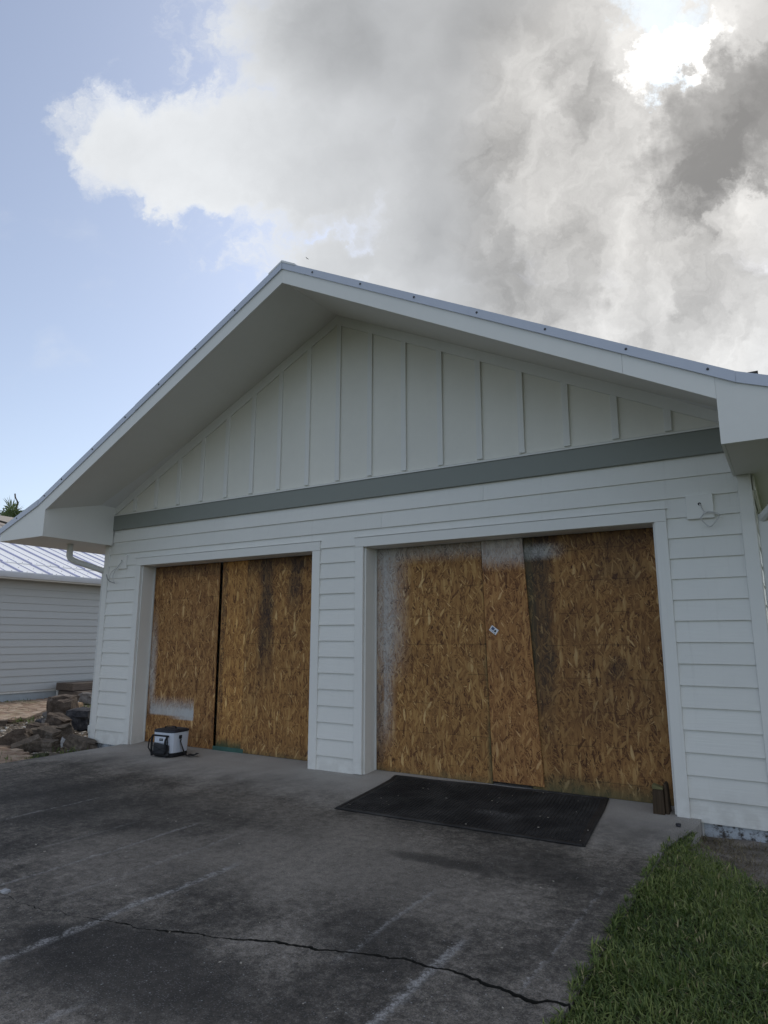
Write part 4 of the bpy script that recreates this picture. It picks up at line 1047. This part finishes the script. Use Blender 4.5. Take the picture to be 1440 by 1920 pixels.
rock('small white stone behind the tan stones', -8.5, 3.55, GZ, .17, .14, .13, M_rockw, 25.9, 0, 0, rough=.2, cut=.4)
rock('small grey stone at the left of the upright boulder', -6.65, 1.78, GZ, .20, .18, .16, M_rockg, 27.0, 0, 0, rough=.2, cut=.5)
rock('small dark cobble under the pale flat stone', -5.75, 1.12, GZ, .25, .22, .14, M_rockd, 28.0, 0, 0, rough=.2, cut=.5)
rock('short dark paver stub at the left edge of the paved path', -6.35, .62, GZ + .03, .30, .12, .10, M_rockb, 29.4, 60, 0, rough=.05, cut=.9)

# pebbles scattered in the bed
ico = bmesh.new(); bmesh.ops.create_icosphere(ico, subdivisions=1, radius=1.0); iv = np.array([v.co[:] for v in ico.verts]); if_ = [tuple(v.index for v in f.verts) for f in ico.faces]; ico.free()
V = []; F = []; RV = []; k = 0
while k < 3600:
    x, y = random.uniform(-8.6, -2.2), random.uniform(-1.0, 4.0)
    if not inside(BED, x, y): continue
    s = random.uniform(.010, .030) * (1.25 if random.random() < .15 else 1)
    sc3 = np.array([s * random.uniform(.8, 1.5), s * random.uniform(.7, 1.2), s * random.uniform(.45, .8)]); a = random.uniform(0, 6.28)
    p = iv * (1 + .2 * rng.standard_normal((len(iv), 1))) * sc3
    p = np.stack([p[:, 0] * math.cos(a) - p[:, 1] * math.sin(a), p[:, 0] * math.sin(a) + p[:, 1] * math.cos(a), p[:, 2]], 1) + np.array([x, y, bed_z(x, y) + s * .25])
    b = len(V); V += p.tolist(); F += [tuple(i + b for i in q) for q in if_]; RV += [random.random()] * len(iv); k += 1
mp, gp_ = material('pebble'); a = gp_.attr('rnd'); gp_.out(gp_.ramp(a, [(0.0, (0.07, 0.06, 0.05)), (0.4, (0.20, 0.165, 0.13)), (0.75, (0.36, 0.31, 0.25)), (1.0, (0.62, 0.60, 0.56))]), 0.85, spec=.2)
me = bpy.data.meshes.new('gravel'); me.from_pydata(V, [], F); me.materials.append(mp); set_rnd(me, RV)
o = bpy.data.objects.new('gravel', me); COL.objects.link(o); tag(o, 'loose tan gravel in the stony bed beside the garage', 'gravel', None, 'stuff')

# blades (grass, weeds) as one mesh each, vectorised
def blades(name, px, py, pz, length, width, lean, mat, rnd=None, seed=1, bend=.7):
    r_ = np.random.default_rng(seed); n = len(px)
    az = r_.uniform(0, 2 * np.pi, n); dirx, diry = np.cos(az), np.sin(az)
    sa = az + np.pi / 2 + r_.normal(0, .5, n); sx, sy = np.cos(sa), np.sin(sa)
    t = np.array([0, .4, .75, 1.0]); wt = np.array([.75, 1.0, .62, .0])
    co = np.zeros((n, 7, 3))
    for i, tt in enumerate(t):
        hor = length * lean * (tt * (1 - bend) + bend * tt ** 2); up = length * np.sqrt(np.maximum(.05, 1 - lean ** 2 * .8)) * (tt - .30 * bend * lean * tt ** 2)
        cx = px + dirx * hor; cy = py + diry * hor; cz = pz + up
        if i < 3:
            for s, q in ((-1, 0), (1, 1)):
                co[:, i * 2 + q, 0] = cx + s * sx * width * wt[i] * .5; co[:, i * 2 + q, 1] = cy + s * sy * width * wt[i] * .5; co[:, i * 2 + q, 2] = cz
        else: co[:, 6] = np.stack([cx, cy, cz], 1)
    base = (np.arange(n) * 7)[:, None]
    quads = np.concatenate([base + np.array([0, 1, 3, 2]), base + np.array([2, 3, 5, 4])], 1).reshape(-1)
    tris = (base + np.array([4, 5, 6])).reshape(-1)
    me = bpy.data.meshes.new(name); me.vertices.add(n * 7); me.vertices.foreach_set('co', co.reshape(-1).astype(np.float32))
    loops = np.concatenate([quads, tris]).astype(np.int32); me.loops.add(len(loops)); me.loops.foreach_set('vertex_index', loops)
    nq, nt_ = n * 2, n; me.polygons.add(nq + nt_)
    ls = np.concatenate([np.arange(nq) * 4, nq * 4 + np.arange(nt_) * 3]).astype(np.int32)
    me.polygons.foreach_set('loop_start', ls)
    me.update(calc_edges=True); me.validate()
    me.materials.append(mat)
    rv = r_.random(n) if rnd is None else rnd
    set_rnd(me, np.repeat(rv, 7))
    o = bpy.data.objects.new(name, me); COL.objects.link(o); return o
def clump(x, y, s=1.0): return nz(x * 2.3 * s, y * 2.3 * s, 4.0) * .6 + nz(x * 7 * s, y * 7 * s, 1.0) * .4
def gen_grass(n, x0, x1, y0, y1, acc):
    X_, Y_ = [], []
    while len(X_) < n:
        x, y = random.uniform(x0, x1), random.uniform(y0, y1)
        if random.random() < acc(x, y): X_.append(x); Y_.append(y)
    return np.array(X_), np.array(Y_)
def acc_near(x, y):
    edge = 4.925 + .05 * nz(x * 3, y * 5) + .045 * nz(1, y * 13) + max(0, (y + .95)) * .16
    if x < edge: return 0
    soil = .4 + 1.9 * ((-.70 - .30 * nz(x * 2.2, 3.3) - max(0, x - 5.12) * 1.15) - y)     # bare in front of the foundation
    soil = min(1, max(0.0, soil)) if x > 5.08 else 1.0
    if y > -.32: return 0
    return soil * (.55 + .45 * (.5 + clump(x, y)))
gxs, gys = gen_grass(90000, 4.86, 7.4, -4.6, -.2, acc_near)
ny_ = len(gxs)
gl = np.array([.020 + .026 * random.random() + .030 * max(0, clump(x, y)) for x, y in zip(gxs, gys)])
cl = np.array([clump(x, y, .7) for x, y in zip(gxs, gys)])
rnd = np.clip(rng.random(ny_) * .80 + .10 + cl * .40, 0, .95); rnd[rng.random(ny_) < .022] = 1.0
gz = np.array([max(lawn_z(x, y), soil_z(x, y) if y > -1.3 else -1) if x > 4.955 else .002 for x, y in zip(gxs, gys)])
gw = rng.uniform(.0030, .0068, ny_); big_ = rng.random(ny_) < .10; gw[big_] *= 1.5; gl[big_] *= 1.5
lean = np.where(rng.random(ny_) < .72, rng.uniform(.78, 1.10, ny_), rng.uniform(.2, .7, ny_))
o = blades('grass', gxs, gys, gz, gl, gw, lean, M_grass, rnd, 3, bend=.8)
tag(o, 'coarse green lawn grass spilling over the right edge of the slab', 'grass', None, 'stuff')
gxs, gys = gen_grass(16000, 6.6, 12.0, -9.0, -.9, lambda x, y: .8 if not (x < 7.4 and y > -4.6) else .15)
o = blades('grass', gxs, gys, np.full(len(gxs), -.045), rng.uniform(.06, .14, len(gxs)), rng.uniform(.006, .012, len(gxs)), rng.uniform(.25, .9, len(gxs)), M_grass, None, 5)
tag(o, 'lawn grass farther out beyond the near patch', 'grass', None, 'stuff')
gxs, gys = gen_grass(6500, 5.0, 7.2, -1.55, -.06, lambda x, y: .25 + .75 * max(0, nz(x * 4, y * 4, 2)) + (.6 if y > -.2 and x < 5.35 else 0))
o = blades('dry_grass', gxs, gys, np.array([soil_z(x, y) - .004 for x, y in zip(gxs, gys)]), rng.uniform(.03, .10, len(gxs)), rng.uniform(.002, .0045, len(gxs)), rng.uniform(.75, 1.0, len(gxs)), M_dry, None, 6)
tag(o, 'dry straw and roots on the bare soil under the siding', 'straw', None, 'stuff')
# weeds in the bed and between the pavers
WX, WY = [], []
for (x, y, s, n) in ((-5.35, 1.15, .12, 90), (-7.9, 3.2, .35, 160), (-6.5, 1.25, .25, 120), (-2.9, -1.35, .30, 150), (-3.3, -1.45, .35, 120), (-2.45, -.98, .16, 110), (-8.9, 1.9, .5, 90), (-10.2, 2.9, .2, 120), (-10.2, 3.3, .15, 60), (-2.5, -.5, .2, 90)):
    for i in range(n): WX.append(random.gauss(x, s)); WY.append(random.gauss(y, s * .6))
WX, WY = np.array(WX), np.array(WY)
o = blades('weeds', WX, WY, np.full(len(WX), -.10), rng.uniform(.04, .12, len(WX)), rng.uniform(.005, .012, len(WX)), rng.uniform(.3, .95, len(WX)), M_weed, None, 8)
tag(o, 'green weeds among the stones and pavers', 'weeds', None, 'stuff')

# small litter on the slab
m = MB()
for i in range(80):
    if i < 26: u, v_ = random.random(), random.random(); x, y, z = matp(u, v_, .013)
    else: x, y = random.uniform(1.0, 4.9), random.uniform(-4.3, .1); z = slab_z(y) + .001
    s = random.uniform(.002, .006); a = random.uniform(0, 3.14)
    m.prism([(x + s * 1.8 * math.cos(a), y + s * 1.8 * math.sin(a)), (x + s * math.cos(a + 1.6), y + s * math.sin(a + 1.6)), (x - s * 1.6 * math.cos(a), y - s * 1.6 * math.sin(a)), (x - s * math.cos(a + 1.4), y - s * math.sin(a + 1.4))], 'z', z, z + random.uniform(.001, .003))
o = m.build('litter', mat_plain('pale_chips', (0.42, 0.38, 0.32), .9, 30.0, .5)); tag(o, 'tiny pale chips scattered over the mat and slab', 'litter', None, 'stuff')
rock('small dark pebble on the slab by the corner beside the lawn', 4.955, -.30, .0, .035, .03, .022, M_rockd, 33.0, name='pebble', cat='pebble', grp='pebbles on the slab')
rock('small white chip lying at the left end of the crack', 1.86, -3.79, .0, .05, .035, .014, M_rockw, 34.0, name='pebble', cat='pebble', grp='pebbles on the slab', cut=.9)

# weathered timber step by the neighbouring wall
ws_ = empty('timber_step', (-9.95, 5.1, -.06)); tag(ws_, 'weathered timber step against the far wall, behind the garage corner', 'step')
m = MB(); m.box(-.40, .42, -.80, 1.6, .0, .17); m.build('plank', M_stepwood, ws_, bevel=.01)
m = MB(); m.box(-.45, .26, -.84, 1.6, .185, .37); m.build('plank', M_stepwood, ws_, bevel=.01)

# ------------------------------------------------------------------ neighbouring white building
NX = -10.5
nb = empty('neighbour_building', (NX, 4, 0)); tag(nb, 'low white clapboard building with a white ribbed metal roof, left of the garage', 'building')
def NB(name, m, mat, **k):
    o = m.build(name, mat, nb, **k); o.matrix_parent_inverse = Matrix.Translation((-NX, -4, 0)); return o
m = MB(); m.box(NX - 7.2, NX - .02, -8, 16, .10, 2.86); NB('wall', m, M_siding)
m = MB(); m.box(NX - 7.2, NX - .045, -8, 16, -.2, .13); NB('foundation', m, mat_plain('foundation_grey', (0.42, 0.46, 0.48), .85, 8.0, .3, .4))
for k in range(16):
    z0 = .155 + k * .178; z1 = min(z0 + .19, 2.88)
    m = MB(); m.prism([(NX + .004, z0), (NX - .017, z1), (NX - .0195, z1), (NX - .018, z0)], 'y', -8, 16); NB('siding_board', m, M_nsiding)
ex = NX + .42; nsl = .33; ze = 3.0
m = MB(); m.box(NX - .01, ex - .02, -8.2, 16.2, 2.862, 2.875); NB('eave_soffit', m, M_soffit)
m = MB(); m.box(ex - .02, ex, -8.2, 16.2, 2.84, 2.99); NB('eave_fascia', m, M_trim)
m = MB(); m.prism([(ex + .002, 2.875), (ex + .075, 2.875), (ex + .10, 2.93), (ex + .115, 2.985), (ex + .115, 3.01), (ex + .10, 3.01), (ex + .10, 2.985), (ex + .07, 2.885), (ex + .002, 2.885)], 'y', -8.2, 16.2); NB('gutter', m, M_gutter)
def rz_(x): return ze + .01 + (ex + .03 - x) * nsl
lap = ex - .95; ridge = ex - 3.95
m = MB(); m.prism([(ex + .03, rz_(ex + .03)), (lap, rz_(lap)), (lap, rz_(lap) - .02), (ex + .03, rz_(ex + .03) - .02)], 'y', -8.3, 16.3); NB('roof_panel', m, M_roofm)
m = MB(); m.prism([(lap + .06, rz_(lap + .06) + .022), (ridge, rz_(ridge) + .022), (ridge, rz_(ridge) - .02), (lap + .06, rz_(lap + .06) + .004)], 'y', -8.3, 16.3); NB('roof_panel', m, M_roofm)
m = MB(); m.prism([(ridge, rz_(ridge) + .02), (ridge - 3.6, rz_(ridge) - 3.4 * nsl), (ridge - 3.6, rz_(ridge) - 3.4 * nsl - .03), (ridge, rz_(ridge) - .02)], 'y', -8.3, 16.3); NB('roof_panel', m, M_roofm)
y = -1.0; i = 0
while y < 12:
    big = i % 2 == 0
    w, h = (.034, .032) if big else (.010, .014)
    for (xa, xb_, dz_) in ((ex + .03, lap + .07, 0.0), (lap + .05, ridge, .022)):
        m = MB(); v = []
        for x_ in (xa, xb_):
            z = rz_(x_) + dz_ + .001
            v += [(x_, y - w, z), (x_, y + w, z), (x_, y + w * .5, z + h), (x_, y - w * .5, z + h)]
        m.add(v, [(0, 1, 2, 3), (4, 7, 6, 5), (0, 4, 5, 1), (1, 5, 6, 2), (2, 6, 7, 3), (3, 7, 4, 0)])
        if big: m.box(xa - .004, xa + .004, y - w * 1.3, y + w * 1.3, rz_(xa) + dz_ + .0, rz_(xa) + dz_ + h) if dz_ == 0 else None
        NB('roof_rib', m, M_rib)
    y += .385; i += 1
sm_ = MB()
for yy in np.arange(-1, 12, .385):
    for x_, dz_ in ((ex - .05, 0.0), (ex - .45, .0), (lap - .03, .022), (lap - .45, .022)):
        sm_.box(x_ - .008, x_ + .008, yy + .185, yy + .201, rz_(x_) + dz_, rz_(x_) + dz_ + .008)
o = NB('roof_screws', sm_, M_screw); o['kind'] = 'stuff'
m = MB(); m.tube([(NX + .05, 4.35, .28), (NX + .05, 4.35, -.1)], .035, 8); NB('conduit', m, M_pipe)

# ------------------------------------------------------------------ farther house with a beige roof
fh = empty('far_house', (-25.5, 10, 0)); tag(fh, 'far house with a beige pitched roof just over the garage eave at left', 'house')
def FH(name, m, mat): o = m.build(name, mat, fh); o.matrix_parent_inverse = Matrix.Translation((25.5, -10, 0)); return o
M_beige = mat_plain('beige_roof', (0.36, 0.32, 0.28), .8, 3.0, .18, .2)
m = MB(); m.box(-33, -21.8, 4.5, 19, -.1, 5.0); FH('wall', m, M_siding)
zr_ = 7.10
m = MB()
m.add([(-20.9, 3.6, 4.9), (-20.9, 20, 4.9), (-25.2, 17, zr_ - .12), (-25.2, 7.6, zr_)], [(0, 1, 2, 3)])
m.add([(-34, 3.6, 4.9), (-34, 20, 4.9), (-25.2, 17, zr_ - .12), (-25.2, 7.6, zr_)], [(1, 0, 3, 2)])
m.add([(-20.9, 3.6, 4.9), (-34, 3.6, 4.9), (-25.2, 7.6, zr_)], [(0, 2, 1)])
m.add([(-20.9, 20, 4.9), (-34, 20, 4.9), (-25.2, 17, zr_ - .12)], [(0, 1, 2)])
m.add([(-20.9, 3.6, 4.88), (-20.9, 20, 4.88), (-34, 20, 4.88), (-34, 3.6, 4.88)], [(0, 1, 2, 3)])
FH('roof', m, M_beige)
m = MB(); m.tube([(-25.1, 7.7, zr_ - .02), (-23.9, 9.7, 6.42 + .12), (-20.9, 14.5, 4.98)], .05, 6); FH('roof_flashing', m, M_dark)

# ------------------------------------------------------------------ palm behind it
pm = empty('palm_tree', (-27.9, 12.2, -.38)); tag(pm, 'palm crown of upright green fans and dry stalks behind the far roof', 'palm tree')
m = MB(); m.tube([(0, 0, 0), (.05, .05, 3), (0, 0, 6), (0, 0, 7.3)], [.24, .2, .18, .2], 10); m.build('trunk', M_palmtrunk, pm)
V = []; F = []; RV = []
for i in range(26):
    az = random.uniform(0, 6.283); el = R(random.uniform(12, 86)); L = random.uniform(.45, .95)
    ox, oy = random.uniform(-1.3, 1.3), random.uniform(-1.0, 1.0)
    ax = Vector((math.cos(az) * math.cos(el), math.sin(az) * math.cos(el), math.sin(el)))
    b0 = Vector((ox, oy, 7.15 + random.uniform(0, .35))); hub = b0 + ax * L
    side = ax.cross(Vector((0, 0, 1))).normalized(); nrm = side.cross(ax)
    c = random.random() * .7
    V += [tuple(b0 - side * .02), tuple(b0 + side * .02), tuple(hub + side * .012), tuple(hub - side * .012)]; k = len(V) - 4; F.append((k, k + 1, k + 2, k + 3)); RV += [c] * 4
    for j in range(16):
        t = (j / 15 - .5) * R(200); dd = (ax * math.cos(t) + side * math.sin(t) + nrm * random.uniform(-.08, .12)).normalized()
        Lb = random.uniform(.55, .8); w = dd.cross(nrm).normalized() * .034
        tip = hub + dd * Lb + Vector((0, 0, -.10 * random.random())); mid_ = hub + dd * Lb * .55
        V += [tuple(hub), tuple(mid_ + w), tuple(tip), tuple(mid_ - w)]; k = len(V) - 4; F.append((k, k + 1, k + 2, k + 3)); RV += [min(.97, c + random.random() * .3)] * 4
me = bpy.data.meshes.new('crown'); me.from_pydata(V, [], F); me.materials.append(M_palm); set_rnd(me, RV)
o = bpy.data.objects.new('crown', me); COL.objects.link(o); o.parent = pm
for pts, r0 in (([(.25, .1, 7.5), (.30, .12, 8.0), (.12, .05, 8.3), (.22, .08, 8.7), (.05, .0, 9.0), (.0, 0, 9.18)], .075), ([(-.55, -.2, 7.5), (-.52, -.2, 8.0), (-.62, -.2, 8.22), (-.52, -.2, 8.4), (-.58, -.2, 8.46)], .04), ([(1.1, .55, 7.4), (1.12, .55, 8.0), (1.05, .55, 8.45), (1.14, .55, 8.75)], .035), ([(.42, .3, 7.5), (.52, .3, 8.0), (.47, .3, 8.3)], .05)):
    m = MB(); m.tube(pts, [r0 * (1 - .7 * i / len(pts)) * random.uniform(.8, 1.25) for i in range(len(pts))], 7); m.build('flower_stalk', M_deadstalk, pm, smooth=True)

# ------------------------------------------------------------------ a bird, very small, over the ridge
bd_ = empty('bird', (-6.6, 46.0, 31.0)); bd_.location = Vector((5.852, -6.155, 1.435)) + (CF + CR * ((576 - 720) / 1227.8) + CU * ((960 - 485) / 1227.8)) * 60
bd_.scale = (.55, .55, .55); tag(bd_, 'tiny dark bird gliding above the roof ridge', 'bird')
m = MB(); rg = lambda x_, r_: [(x_, r_ * math.cos(q * math.pi / 4), r_ * .9 * math.sin(q * math.pi / 4)) for q in range(8)]
m.loft([rg(-.16, .004), rg(-.10, .022), rg(0, .045), rg(.09, .034), rg(.13, .024), rg(.17, .004)]); m.build('body', M_screw, bd_, smooth=True)
for s in (-1, 1):
    m = MB(); m.add([(.06, s * .03, .01), (-.06, s * .03, .01), (-.05, s * .2, .09), (.05, s * .2, .10), (-.06, s * .42, .06), (-.02, s * .42, .065), (.06, s * .03, .018), (-.06, s * .03, .018), (-.05, s * .2, .096), (.05, s * .2, .106)],
                    [(0, 1, 2, 3), (3, 2, 4, 5), (6, 9, 8, 7), (9, 5, 4, 8)]); m.build('wing', M_screw, bd_)
